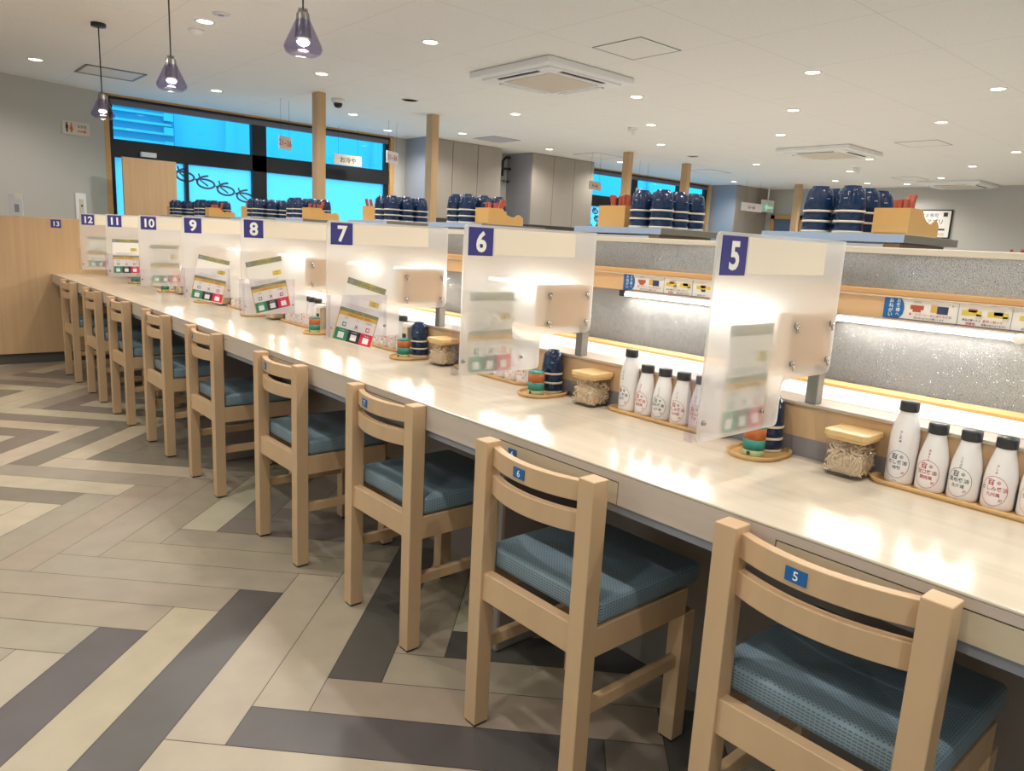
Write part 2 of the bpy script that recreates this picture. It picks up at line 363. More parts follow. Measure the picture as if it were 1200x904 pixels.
def build_floor():
    picks = FLOOR_PICKS
    vs, fs, cs = [], [], []
    rr = random.Random(11); g = .0011
    for j in range(-6, 9):
        for i in range(-30, 95):
            for kind in (0, 1):
                q = plank_poly(kind, i, j); rnd = rr.random()
                cx = sum(p[0] for p in q)/4; cy = sum(p[1] for p in q)/4
                if not (XL-.3 < cx < XR+.3 and YB-.3 < cy < YE+.3): continue
                s = picks.get((kind, i, j))
                if s is None:
                    # the laying pattern runs in bands of tone
                    s = 'M' if rnd < .45 else ('L' if rnd < .72 else ('G' if rnd < .93 or cy > 2.4 else 'D'))
                if cx > 1.3: s = 'F'  # hidden floor lightened to bounce light up to the ceiling
                c = [v*(.96+.08*rr.random()) for v in lin(shade[s])[:3]]
                b = len(vs); P4 = [Vector(p) for p in q]; e1 = (P4[1]-P4[0]).normalized()*g; e2 = (P4[3]-P4[0]).normalized()*g
                for p2 in (P4[0]+e1+e2, P4[1]-e1+e2, P4[2]-e1-e2, P4[3]+e1-e2):
                    vs.append((min(max(p2.x, XL), XR), min(max(p2.y, YB), YE), 0))
                fs.append((b, b+1, b+2, b+3)); cs.append(c)
    b = len(vs); vs += [(XL, YB, -.001), (XR, YB, -.001), (XR, YE, -.001), (XL, YE, -.001)]; fs.append((b, b+1, b+2, b+3)); cs.append(lin('3c3630')[:3])
    me = bpy.data.meshes.new('floor'); me.from_pydata(vs, [], fs); me.materials.append(M['floor'])
    ca = me.color_attributes.new('Col', 'FLOAT_COLOR', 'CORNER'); k = 0
    for p in me.polygons:
        for li in p.loop_indices: ca.data[li].color = (*cs[p.index], 1)
    bm = bmesh.new(); bm.from_mesh(me)
    for f in bm.faces:
        if f.normal.z < 0: f.normal_flip()
    bm.to_mesh(me); bm.free()
    o = bpy.data.objects.new('floor', me); COL.objects.link(o); tag(o, kind='structure')
build_floor()
MB().use('ceil').box(XL, XR, YB, YE+.1, H, H+.1).build('ceiling', kind='structure')
# end wall with two window openings and solid runs between
b = MB().use('wall')
for x0, x1 in ((4.58, 8.30), (12.12, XR)): b.box(x0, x1, YE, YE+.15, 0, H)
b.box(1.0, 4.58, YE, YE+.15, 0, .85); b.box(8.30, 12.12, YE, YE+.15, 0, .85)
b.build('wall_end', kind='structure')
MB().use('wall').box(XR, XR+.15, YB, YE+.15, 0, H).build('wall_right', kind='structure')
b = MB().use('wall_warm')
for x0, x1 in ((XL, -2.9), (3.4, 4.2), (11.2, XR)): b.box(x0, x1, YB-.15, YB, 0, H)
for x0, x1 in ((-2.9, 3.4), (4.2, 11.2)): b.box(x0, x1, YB-.15, YB, 0, .7).box(x0, x1, YB-.15, YB, 2.3, H)
b.build('wall_back', kind='structure')
b = MB().use('wall_warm').box(XL-.15, XL, YB, -2.6, 0, H).box(XL-.15, XL, 4.6, YE, 0, H).box(XL-.15, XL, -2.6, 4.6, 0, .7).box(XL-.15, XL, -2.6, 4.6, 2.3, H)
b.build('wall_left', kind='structure')
def added_shopfront(n, x0, x1, y0, y1, rz, size, cx, cy):  # unseen windows added behind the camera to bring in soft light
    r = bpy.data.objects.new('window_%d' % n, None); COL.objects.link(r); r['kind'] = 'structure'
    alongx = y1-y0 < .1; k = int((x1-x0 if alongx else y1-y0)/1.2); f = MB().use('blackm')
    for i in range(k+1):
        if alongx: q = x0+(x1-x0-.05)*i/k; f.box(q, q+.05, y0, y1, .7, 2.3)
        else: q = y0+(y1-y0-.05)*i/k; f.box(x0, x1, q, q+.05, .7, 2.3)
    f.box(x0, x1, y0, y1, .7, .75).box(x0, x1, y0, y1, 2.25, 2.3).build('window_frame', r)
    m = (x0+x1)/2 if not alongx else 0; g = MB().use('added_glass')
    if alongx: g.box(x0, x1, (y0+y1)/2-.003, (y0+y1)/2+.003, .75, 2.25)
    else: g.box(m-.003, m+.003, y0, y1, .75, 2.25)
    g.build('pane', r)
    L = bpy.data.lights.new('daylight_fill', 'AREA'); L.shape = 'RECTANGLE'; L.size = size; L.size_y = 1.5; L.energy = P_DAYFILL*size; L.color = DAYFILL_COL  # area lamp added in the opening for soft fill
    lo = bpy.data.objects.new('daylight_fill', L); COL.objects.link(lo); lo.location = (cx, cy, 1.5); lo.rotation_euler = (PI/2, 0, rz)
added_shopfront(3, -2.9, 3.4, YB-.10, YB-.04, PI, 6.3, .25, YB-.13)
added_shopfront(4, 4.2, 11.2, YB-.10, YB-.04, PI, 7.0, 7.7, YB-.13)
added_shopfront(5, XL-.10, XL-.04, -2.6, 4.6, -PI/2, 7.2, XL-.13, 1.0)
# grey wall between the window and the left, slightly oblique
b = MB().use('wall'); dx, dy = -4.58, -1.45
b.prism([(1.0, 8.8), (1.0, 9.0), (1.0+dx, 9.0), (1.0+dx, 8.8+dy)], 0, H); b.build('wall_front_left', kind='structure')
MB().use('plinth').box(XR-.012, XR, YB, YE, 0, .08).build('baseboard_right', kind='structure')

def swirl(m, x, z, s, y, flip=1):
    pts = []
    for i in range(26):
        t = -.6+i/25*(2*PI+.5)
        pts.append((x+flip*s*(.9*math.sin(t)+.10*t), y, z+s*.45*math.cos(t)+.05*s*t))
    m.tube(pts, .012, 5)
    m.tube([(x-flip*s*.3, y, z+s*.9), (x-flip*s*.1, y, z+s*.3), (x+flip*s*.5, y, z-s*.1)], .009, 5)
def window(n, x0, x1, mull, zt=2.40):
    root = bpy.data.objects.new('window_%d' % n, None); COL.objects.link(root); root.location = (0, 0, 0); root['kind'] = 'structure'
    y = YE+.05
    f = MB().use('woodh').box(x0-.03, x1+.03, YE-.02, YE+.12, 2.482, 2.5).box(x0-.05, x0, YE-.02, YE+.12, .85, 2.5).box(x1, x1+.06, YE-.02, YE+.12, .85, 2.5)
    f.build('trim', root)
    f = MB().use('rollerb').box(x0+.02, x1-.02, YE-.01, YE+.05, 2.395, 2.455); f.build('roller_blind', root, bevel=.01)
    f = MB().use('blackm'); f.box(x0, x1, y-.03, y+.04, .85, .90); f.box(x0, x0+.045, y-.03, y+.04, .9, 2.44); f.box(x1-.06, x1, y-.03, y+.04, .9, 2.44)
    f.box(x0, x1, y-.04, y+.04, 1.85, 2.04); f.box(x0, x1, YE, y+.04, 2.44, 2.482)
    for m in mull: f.box(m[0], m[1], y-.04, y+.04, m[2], m[3])
    f.build('window_frame', root)
    MB().use('wglass').box(x0, x1, y+.01, y+.016, 2.04, 2.44).build('upper_pane', root)
    MB().use('film').box(x0, x1, y+.01, y+.016, .9, 1.86).build('lower_pane', root)
    s = MB().use('squig', True)
    k = x0+.75; i = 0
    while k < x1-.3:
        if not (n == 1 and k > 2.6): swirl(s, k, 1.70-.062*i if n == 1 else 1.6-.05*(i % 4), .135, y)
        k += .235; i += 1
    if n == 2:
        for i in range(14): swirl(s, x0+.18+.22*(i % 3)+.02*i, 1.75-.13*(i//3), .09, y)
    s.build('ribbon_pattern', root)
    return root
window(1, 1.0, 4.52, [(2.58, 2.76, .9, 2.44), (1.78, 1.82, .9, 1.86), (3.5, 3.54, .9, 1.86)])
window(2, 8.36, 12.06, [(9.72, 9.86, .9, 2.44), (11.1, 11.2, .9, 2.44)])
# outside: pale neighbouring building with a louvred opening
b = MB().use('extw').box(-2, 20, 11.2, 11.4, -.5, 3.4)
for x in (3.1, 5.6, 8.9, 13.0): b.box(x, x+.12, 11.1, 11.2, -.5, 3.4)
b.box(-2, 20, 11.1, 11.2, 3.2, 3.4)
r = b.build('neighbour_building', label='pale building outside behind the dark framed windows', cat='building')
b = MB().use('extd').box(1.15, 2.35, 11.04, 11.19, 1.95, 3.1)
b.use('extw')
for i in range(9): b.box(1.15, 2.3, 11.0, 11.04, 2.0+i*.125, 2.03+i*.125)
for i in range(6): b.box(2.2, 2.32, 10.98, 11.03, 2.0+i*.19, 2.1+i*.19)
b.build('louvre_opening', r)

# door at the far right
d = bpy.data.objects.new('door_1', None); COL.objects.link(d); d['kind'] = 'structure'
b = MB().use('woodh').box(XR-.03, XR, 7.35, 7.43, 0, 1.98).box(XR-.03, XR, 8.0, 8.08, 0, 1.98).box(XR-.03, XR, 7.35, 8.08, 1.9, 1.98); b.build('door_frame', d)
MB().use('bench').box(XR-.012, XR-.002, 7.43, 8.0, 0, 1.9).build('door_leaf', d)

# ------------------------------------------------------------------ ceiling fittings
LIGHTS = [(2.0, 4.15), (2.0, 5.8), (1.70, 7.5), (3.26, 7.54), (4.18, 8.3), (4.87, 7.6), (4.27, 5.86), (6.52, 7.7), (4.27, 4.19), (5.56, 5.06), (6.86, 5.94),
          (8.19, 7.8), (4.285, 2.53), (5.56, 3.38), (6.83, 4.23), (9.25, 6.0), (11.6, 7.9), (5.56, 1.70), (6.84, 2.55), (9.25, 2.58), (10.53, 3.45),
          (11.93, 4.34), (9.26, 4.30), (10.6, 5.19), (11.94, 6.07), (12.8, 5.2), (12.5, 5.76), (.145, 7.47), (.736, 4.956)]
def where(x, y):
    if y > 7: return 'near the window wall'
    if x < 3: return 'above the counter seats'
    if x > 9: return 'far across the room'
    return 'above the booths'
c0 = None
LOFF = [(2.0, 2.5), (2.0, .85), (2.0, -.8), (4.27, .87), (4.27, -.8), (.7, 3.3), (.7, 1.65), (.7, 0), (-.6, 4.2), (-.6, 2.5), (-.6, .8), (-.6, -.9), (-2, 6), (-2, 4), (-2, 2), (-2, 0), (.7, -1.7), (7.5, .8), (10.5, .8), (-2, -2)]
def downlight():
    o = empty('downlight', (0, 0, 0), '', 'ceiling light', 'round recessed ceiling downlights')
    MB().use('white', True).lathe([(.048, -.001), (.055, -.004), (.066, -.003), (.067, 0.0), (.048, 0.0)], 28, close=True).build('trim_ring', o)
    MB().use('lamp').lathe([(0, -.002), (.049, -.002)], 28).build('diffuser', o)
    return o
dl = downlight()
sp = bpy.data.lights.new('downlight_lamp', 'SPOT'); sp.energy = P_SPOT; sp.color = LAMP_COL; sp.spot_size = 2.7; sp.spot_blend = .7; sp.shadow_soft_size = .03
NB = ['over the beige wall near the end panel', 'between the first and second pendants']
import itertools
for i, (x, y) in enumerate(LIGHTS+LOFF):
    o = dl if i == 0 else copy_tree(dl)
    dd = math.hypot(x+1.1, y+.44)
    if i < len(LIGHTS):
        lab = {0: 'round downlight left of the nearest air conditioner', 1: 'downlight above the counter, between the pendants and first wooden post', 2: 'downlight between the ceiling vent and the windows',
               3: 'downlight just right of the dome camera by the windows', 4: 'small downlight above the hanging 31-36 sign', 5: 'downlight right of the second wooden post, over taupe cabinets',
               6: 'downlight just behind the nearest air conditioner', 7: 'downlight in front of the tall taupe cabinet', 8: 'downlight off the right corner of nearest air conditioner',
               9: 'downlight beside the small twin-eye ceiling sensor', 10: 'downlight in line above the third wooden post', 11: 'downlight left of third wooden post by far window',
               12: 'big bright downlight right of the nearest ceiling hatch', 13: 'second downlight down the row from the big bright one', 14: 'third downlight in the row, left of the middle air conditioner',
               15: 'downlight over the top of the hanging 61-66 sign area', 16: 'faint downlight near far grey cabinet corner', 17: 'nearest downlight at the right edge above everything',
               18: 'downlight left of right-edge ceiling hatch row, middle right', 19: 'downlight beside the right frame edge, lower row', 20: 'downlight above the far air conditioner',
               21: 'downlight touching the far air conditioner corner', 22: 'downlight in front of the middle air conditioner corner', 23: 'downlight just below the middle air conditioner',
               24: 'downlight above the cup stacks behind panel five', 25: 'small downlight left of the far air conditioner', 26: 'downlight over the wooden cutlery box behind panel five',
               27: 'downlight at far left above the beige wall', 28: 'downlight beside the round smoke detector'}[i]
    else:
        lab = 'round recessed downlight in the ceiling outside the picture'
    place(o, (x, y, H-.0005), lab)
    l = bpy.data.objects.new('downlight_lamp', sp); COL.objects.link(l); l.parent = o; l.location = (0, 0, -.02)

def aircon():
    o = empty('ceiling_air_conditioner', (0, 0, 0), '', 'air conditioner', 'square ceiling cassette air conditioners')
    MB().use('white').box(-.475, .475, -.475, .475, -.052, 0).build('panel', o, bevel=.012)
    MB().use('white').box(-.40, .40, -.40, .40, -.064, -.05).build('step', o, bevel=.006)
    MB().use('signb').box(-.27, .27, -.27, .27, -.070, -.06).build('intake_grille', o, bevel=.004)
    for k in range(4):
        m = Matrix.Rotation(k*PI/2, 4, 'Z')
        MB().use('dark').box(-.24, .24, -.375, -.335, -.0655, -.06, m).use('white').box(-.24, .24, -.345, -.31, -.072, -.062, m).build('louvre', o)
    return o
a = aircon()
place(a, (3.21, 4.19, H-.0005), 'nearest square white ceiling air conditioner, above the counter cups')
place(copy_tree(a), (8.27, 4.37, H-.0005), 'middle white ceiling air conditioner, above cups behind panel five')
place(copy_tree(a), (13.1-.25, 4.40, H-.0005), 'farthest white ceiling air conditioner, by the grey right wall')
def hatch(x, y, sx, sy, lab, white=False):
    o = empty('ceiling_hatch', (x, y, H-.0005), lab, 'hatch', 'access hatches in the ceiling')
    b = MB().use('steel'); t = .008
    for q in ((-sx, sx, -sy, -sy+t), (-sx, sx, sy-t, sy), (-sx, -sx+t, -sy, sy), (sx-t, sx, -sy, sy)): b.box(*q, -.003, 0)
    b.build('hatch_frame', o)
    MB().use('panelgrey' if white else 'ceil').box(-sx+t, sx-t, -sy+t, sy-t, -.002, 0).build('hatch_panel', o)
hatch(3.0, 3.13, .215, .215, 'ceiling hatch right of the nearest air conditioner')
hatch(8.15, 3.2, .23, .23, 'ceiling hatch right of the middle air conditioner')
hatch(5.45, 7.6, .23, .23, 'pale ceiling hatch in front of the taupe cabinets', True)
hatch(7.4, 7.55, .3, .25, 'ceiling hatch in front of the second taupe cabinet')
hatch(9.9, 7.3, .3, .25, 'ceiling hatch near the far window and last post')
hatch(11.9, 5.3+1.4-1.9, .25, .2, 'ceiling hatch behind the cutlery box, near far wall')
o = empty('ceiling_vent', (.74, 7.5, H-.0005), 'slatted grey ceiling vent above the left window', 'vent')
b = MB().use('steel'); b.box(-.25, .25, -.24, -.22, -.008, 0).box(-.25, .25, .22, .24, -.008, 0).box(-.25, -.23, -.24, .24, -.008, 0).box(.23, .25, -.24, .24, -.008, 0); b.build('vent_frame', o)
b = MB().use('steel')
b.use('white')
for i in range(12): b.box(-.23, .23, -.21+i*.036, -.195+i*.036, -.006, 0)
b.use('cabinet').box(-.23, .23, -.22, .22, -.0015, 0); b.build('vent_slats', o)
o = empty('smoke_detector', (.77, 5.23, H-.0005), 'round white smoke detector beside a downlight', 'smoke detector')
MB().use('white', True).lathe([(.052, 0), (.052, -.012), (.04, -.02), (.036, -.032), (0, -.034)], 24).build('detector_body', o)
o = empty('ceiling_sensor', (.745, 4.68, H-.0005), 'white sensor plate on the ceiling near the smoke detector', 'sensor')
MB().use('sign', True).lathe([(.055, 0), (.053, -.006), (0, -.008)], 24).use('steel').box(-.015, .015, -.006, .006, -.012, -.006).build('sensor_plate', o)
o = empty('ceiling_speaker', (3.14, 6.17, H-.0005), 'round grey ceiling speaker left of the second wooden post', 'speaker', 'round ceiling speakers')
MB().use('white', True).lathe([(.085, 0), (.085, -.005), (.078, -.008), (.072, -.004)], 28).use('cabinet').lathe([(.074, -.004), (0, -.004)], 28).build('speaker_grille', o)
place(copy_tree(o), (8.03, 6.28, H-.0005), 'round grey ceiling speaker near the fourth wooden post')
for x, y, lab in ((5.62, 5.37, 'small twin-eye sensor on the ceiling beyond the nearest air conditioner'), (10.2, 4.9, 'small white sensor on the ceiling beyond the middle air conditioner')):
    o = empty('motion_sensor', (x, y, H-.0005), lab, 'sensor', 'twin-eye sensors')
    MB().use('white', True).lathe([(.06, 0), (.055, -.012), (0, -.014)], 20).build('sensor_base', o)
    MB().use('white', True).lathe([(.03, 0), (.03, -.07), (.015, -.085), (0, -.088)], 14, (.03, 0, 0)).lathe([(.025, 0), (.025, -.05), (0, -.06)], 14, (-.05, 0, 0)).build('sensor_eye', o)
o = empty('dome_camera', (2.68, 6.8, H-.0005), 'small dark dome camera beside the first wooden post', 'camera')
MB().use('white', True).lathe([(.065, 0), (.065, -.03), (.06, -.04), (0, -.04)], 24).build('camera_base', o)
MB().use('black', True).lathe([(.045, -.04), (.043, -.06), (.03, -.08), (0, -.088)], 20).build('lens_dome', o)

# pendants
def pendant():
    o = empty('pendant_lamp', (0, 0, 0), '', 'pendant lamp', 'smoky glass pendants')
    MB().use('black', True).lathe([(.048, 0), (.048, -.022), (0, -.022)], 24).build('canopy', o)
    MB().use('black').tube([(0, 0, -.02), (0, 0, -.50)], .004, 6).build('cord', o)
    MB().use('steel', True).lathe([(.018, -.46), (.026, -.475), (.03, -.52), (.033, -.565), (.028, -.57), (0, -.565)], 20).build('lamp_holder', o)
    MB().use('lamp', True).lathe([(0, -.572), (.02, -.573), (.027, -.580), (.02, -.590), (0, -.593)], 16).build('bulb', o)
    MB().use('pglass', True).lathe([(.020, -.455), (.022, -.475), (.026, -.49), (.045, -.53), (.074, -.59), (.078, -.605), (.07, -.622), (.055, -.63), (.0525, -.628), (.067, -.618), (.0745, -.604), (.071, -.591), (.043, -.531), (.024, -.492), (.020, -.477)], 32).build('glass_shade', o)
    return o
p = pendant()
pl = bpy.data.lights.new('pendant_bulb', 'POINT'); pl.energy = P_PEND; pl.color = LAMP_COL; pl.shadow_soft_size = .02
for i, (x, y, lab) in enumerate(((.245, 5.64, 'farthest smoky glass pendant, hanging before the grey wall'), (.215, 3.97, 'middle smoky glass pendant lamp on a black cord'), (.315, 2.58, 'nearest smoky glass pendant, cut by the top of the picture'))):
    o = p if i == 0 else copy_tree(p); place(o, (x, y, H-.0005), lab)
    l = bpy.data.objects.new('pendant_bulb', pl); COL.objects.link(l); l.parent = o; l.location = (0, 0, -.60)

# hanging signs
def hang_sign(x0, x1, z0, z1, y, txt, ink, base, lab, rz=0):
    cx = (x0+x1)/2; hw = (x1-x0)/2; o = empty('hanging_sign', (cx, y, z0), lab, 'sign', 'number signs hung from the ceiling')
    h = z1-z0
    b = MB().use(base).box(-hw, hw, -.004, .004, 0, h)
    b.use(ink).text(txt, h*.62, mY(0, -.0055, h/2), .012); b.build('board', o)
    b = MB().use('black').tube([(-hw*.7, 0, h), (-hw*.7, 0, H-z0)], .0015, 4).tube([(hw*.7, 0, h), (hw*.7, 0, H-z0)], .0015, 4); b.build('wires', o)
    o.rotation_euler.z = rz
hang_sign(2.24, 2.44, 1.995, 2.125, 7.32, '21~26', 'ink_r', 'signb', 'beige hanging sign with 21~26 in red', .5)
hang_sign(3.58, 3.98, 2.03, 2.16, 8.62, 'お冷や', 'ink_k', 'signb', 'hanging sign with おひや lettering in black')
hang_sign(3.66, 3.93, 2.01, 2.15, 7.55, '31~36', 'ink_r', 'sign', 'white hanging sign with 31~36 in red', .5)
hang_sign(7.0, 7.42, 1.98, 2.10, 7.4, '41~46', 'ink_r', 'signb', 'hanging sign with 41~46 in red', .3)
hang_sign(8.06, 8.56, 1.93, 2.08, 7.4, '51~56', 'ink_r', 'sign', 'hanging sign with 51~56 in red, above cups', .3)
hang_sign(11.15, 11.85, 1.94, 2.09, 7.4, '61~66', 'ink_r', 'sign', 'hanging sign with 61~66 in red by green exit sign')
o = empty('exit_sign', (13.05, 8.0, 2.02), 'green and white arrow exit sign hanging from the ceiling', 'exit sign')
b = MB().use('ink_w').box(-.2, .2, -.03, .03, 0, .24)
GRN = emis('exit_green', (.05, .75, .45), .6); b.use(GRN).box(-.06, .16, -.034, -.030, .075, .115).prism([(-.17, .095), (-.06, .17), (-.06, .02)], .030, .034, Matrix.Rotation(PI/2, 4, 'X')); b.build('sign_case', o)
MB().use('white').tube([(0, 0, .24), (0, 0, .48)], .015, 8).build('stem', o)

# wooden posts from the booth partitions to the ceiling
WP = mat('post_wood', 'c6a379', .45, var=.08, vscale=(20, 20, 1)); WPL = mat('post_side', 'b9a48d', .45)
for x, y, lab in ((2.40, 6.66, 'wooden post before the left windows, above panel seven'), (3.80, 6.72, 'wooden post before the taupe cabinets, above panel six'),
                  (7.28, 6.85, 'wooden post by the far window, above cups near panel 6'), (8.77, 6.93, 'wooden post at the right end of the far window'), (12.4, 7.0, 'wooden post beside the far cup stacks, near exit sign')):
    MB().use(WP).box(x-.045, x+.045, y-.06, y+.06, 0, H-.001).build('wooden_post', bevel=.003, label=lab, cat='post', group='ceiling-high wooden posts')

# cabinets on the end wall
def cabinet(x0, x1, y0, zb, doors, lab, side='cabinet'):
    o = empty('wall_cabinet', (x0, YE-.002, zb), lab, 'cabinet', 'taupe cabinets on the window wall')
    d = y0-(YE-.002); h = H-.002-zb; w_ = x1-x0
    MB().use('cabinet_lit_side').box(0, w_, d, 0, 0, h).build('cabinet_body', o)
    for k in range(doors):
        a_, b_ = w_*k/doors, w_*(k+1)/doors
        MB().use('cabinet').box(a_+.004, b_-.004, d-.018, d, .004, h-.004).build('cabinet_door', o, bevel=.002)
    MB().use('plinth').box(.01, w_-.01, d+.01, 0, -.10, 0).build('plinth_strip', o)
    return o
cabinet(4.78, 6.12, 8.30, 1.43, 3, 'taupe wall cabinet behind the second wooden post')
cabinet(6.66, 8.02, 8.22, 1.43, 3, 'taupe cabinet right of the black pipe bracket')
cabinet(12.2, 13.35, 8.22, .9, 3, 'tall taupe cabinet behind the 61~66 sign')
MB().use('bench').box(4.6, 8.2, 8.30, 8.62, 0, 1.20).build('service_counter', label='dark blue-grey service counter under the taupe cabinets', cat='counter', bevel=.004)
o = empty('pipe_bracket', (6.5, 8.795, 2.1), 'black pipe bracket on the wall between taupe cabinets', 'bracket')
b = MB().use('black').tube([(.0, -.08, .05), (.0, -.08, .28), (.06, -.08, .34), (.14, -.08, .34)], .022, 8).tube([(-.12, -.08, .17), (.26, -.08, .17)], .018, 8).tube([(0, 0, .2), (0, -.08, .2)], .02, 8); b.build('pipes', o)
b = MB().use('black').tube([(-.12, -.08, -.02), (.2, -.08, -.02)], .008, 6)
for k in range(5): b.tube([(-.1+k*.07, -.08, .0), (-.1+k*.07, -.08, -.05)], .008, 5)
b.build('hook_rail', o)
# poster, wc sign, intercom, small box over the window transom
o = empty('framed_poster', (XR-.001, 4.88, 1.6), 'white framed poster on the grey right wall', 'poster')
MB().use('blackm').box(-.03, 0, -.29, .29, 0, .5).build('poster_frame', o)
b = MB().use('cardw').box(-.034, -.03, -.27, .27, .02, .48)
b.use('ink_k').text('はま寿司', .075, mX(-.0345, .08, .40), .004).text('アプリ', .10, mX(-.0345, -.02, .29), .01).box(-.036, -.034, -.22, -.15, .38, .45)
b.use('cardor').box(-.036, -.034, -.02, .1, .06, .2).use('ink_n').box(-.036, -.034, -.2, -.06, .14, .17).use('signb').box(-.036, -.034, -.2, -.05, .04, .1); b.build('poster_sheet', o)
wang = math.atan2(1.45, 4.58)
def wall_pt(x): return 8.8-(1.0-x)*(1.45/4.58)
o = empty('toilet_sign', (.66, wall_pt(.66)-.001, 2.02), 'beige toilet sign with two figures on grey wall', 'sign', rz=wang)
b = MB().use('signb').box(-.14, .14, -.008, 0, 0, .135)
b.use('ink_k').cyl(.009, 0, .001, n=12, mtx=mY(-.095, -.009, .11)).box(-.107, -.083, -.0095, -.008, .055, .098).box(-.103, -.088, -.0095, -.008, .02, .056).text('お手洗', .032, mY(.06, -.0095, .09), .01)
b.use('ink_o').cyl(.009, 0, .001, n=12, mtx=mY(-.05, -.009, .11)).prism([(-.07, .045), (-.03, .045), (-.043, .098), (-.057, .098)], .008, .0095, Matrix.Rotation(PI/2, 4, 'X')).box(-.057, -.043, -.0095, -.008, .02, .046)
b.box(.01, .085, -.0095, -.008, .035, .047).prism([(.08, .025), (.11, .041), (.08, .062)], .008, .0095, Matrix.Rotation(PI/2, 4, 'X')); b.build('sign_plate', o)
o = empty('wall_intercom', (.66, wall_pt(.66)-.001, 1.13), 'white intercom plate on the grey wall beside the window', 'intercom', rz=wang)
MB().use('white').box(-.055, .055, -.02, 0, 0, .30).build('plate', o, bevel=.004)
b = MB().use('cream').box(-.022, .022, -.03, -.02, .06, .24); b.build('handset', o, bevel=.006)
MB().use('ink_k').box(-.008, .008, -.032, -.03, .16, .18).build('button', o)
MB().use('white').box(1.30, 1.46, 8.75, 8.805, 1.88, 1.93).build('sensor_box', bevel=.004, label='small white sensor box on the black window transom', cat='sensor')
MB().use('woodp').box(1.02, 1.56, 8.40, 8.44, 0, 1.83).build('screen_board', bevel=.002, label='tall beige wooden board standing in front of the left window', cat='screen')

# end panel with plate 13
PY = 6.49
o = empty('end_partition', (0, PY, 0), 'beige wooden partition wall at the counter end with plate 13', 'partition')
MB().use('woodp').box(-3.2, .62, 0, .05, .085, 1.16).build('partition_panel', o, bevel=.002)
MB().use('plinth').box(-3.2, .62, .03, .05, 0, .085).build('plinth_strip', o)
b = MB().use('navy').box(.018, .088, -.003, 0, 1.085, 1.148).use('ink_w').text('13', .052, mY(.053, -.0038, 1.116), .02); b.build('number_plate', o)
o = empty('menu_stand', (-.20, 6.52, 1.16), 'grey menu stand on top of the wooden end partition', 'menu stand', rz=-.3)
MB().use('panelgrey').box(-.045, .045, -.012, .012, 0, .17).build('stand_body', o, bevel=.003)
b = MB().use('cream').box(-.004, .043, -.014, -.012, .13, .168).use('steel').box(-.01, .02, -.014, -.012, .03, .09); b.build('menu_sheet', o)

# ------------------------------------------------------------------ counter
ZC = .7226; CY0 = -1.6
Yp = lambda i: .306+.72*(i-5)
cn = empty('long_counter', (0, 0, 0), 'long pale wood counter with seats along its front', 'counter')
MB().use('counter').box(0, .455, CY0, PY-.001, ZC-.006, ZC).build('worktop', cn, bevel=.0025)
b = MB().use('counter_edge').box(.0005, .455, CY0, PY-.001, .7006, ZC-.006); yy = CY0
for i in range(3, 14):
    yc = Yp(i)-.36; b.box(.0005, .03, yy, yc-.187, .652, .7006); yy = yc+.187
b.box(.0005, .03, yy, PY-.001, .652, .7006); b.build('apron', cn)
MB().use('edgestrip').box(.012, .035, CY0, PY-.001, .630, .652).build('edge_strip', cn)
MB().use('pedestal').box(.475, .50, CY0, PY-.001, .0, ZC-.031).build('pedestal_panel', cn)
MB().use('pedestal').box(.035, .475, CY0, PY-.001, .64, .652).build('drawer_tray', cn)
for i in range(3, 14):
    yc = Yp(i)-.36
    b = MB().use('dark').box(.004, .03, yc-.187, yc+.187, .652, .7006); b.use('drawer').box(.0008, .006, yc-.185, yc+.185, .652, .698)
    d = b.build('drawer_front', cn)
    if i == 6:
        b = MB().use('blue').box(-.0004, -.0002, yc+.125, yc+.155, .665, .688).use('ink_w').text(str(i), .018, mX(-.0016, yc+.14, .6765), .02); b.build('number_sticker', d)
for i in range(2, 13):
    MB().use('pedestal').box(.16, .475, Yp(i)-.012, Yp(i)+.012, 0, .64).build('support_bracket', cn, bevel=.01) if i in (6, 9, 12) else None
ln = empty('serving_lane', (0, 0, 0), 'bright white serving lane running behind the counter', 'serving lane')
MB().use('skirt').box(.456, .475, CY0, PY-.001, ZC-.02, .766).build('grey_skirting', ln)
MB().use('woodp').box(.456, .475, CY0, PY-.001, .766, .838).build('upstand', ln)
MB().use('counter_edge').box(.450, .535, CY0, PY-.001, .838, .846).build('lip', ln, bevel=.002)
MB().use('dark').box(.535, .56, CY0, PY-.001, .815, .818).build('groove', ln)
MB().use('lane').box(.56, .74, CY0, PY-.001, .82, .842).build('lane_belt', ln)
MB().use('woodh').box(.74, .80, CY0, PY-.001, .82, .850).build('wood_strip', ln, bevel=.002)
MB().use('pedestal').box(.475, .80, CY0, PY-.001, .70, .815).build('lane_base', ln)
# screen over the lane
sc_ = empty('lane_screen', (0, 0, 0), 'hammered glass screen with wooden beam above the lane', 'screen')
MB().use('beam').box(.795, .835, CY0, PY-.001, 1.026, 1.083).build('beam', sc_, bevel=.002)
MB().use('woodh').box(.785, .845, CY0, PY-.001, 1.083, 1.098).use('counter_edge').box(.782, .80, CY0, PY-.001, 1.079, 1.083).build('beam_cap', sc_, bevel=.002)
MB().use('tglass').box(.81, .816, CY0, PY-.001, .85, 1.026).build('lower_glass', sc_)
MB().use('tglass').box(.81, .816, CY0, PY-.001, 1.098, 1.185).build('upper_glass', sc_)
MB().use('rim').box(.802, .826, CY0, PY-.001, 1.183, 1.199).build('top_rail', sc_, bevel=.002)
b = MB().use('lane')
y = .50-1.44
while y < PY-.1: b.box(.803, .809, y, y+.006, .85, 1.026); y += .72*2
b.build('glass_joint', sc_)
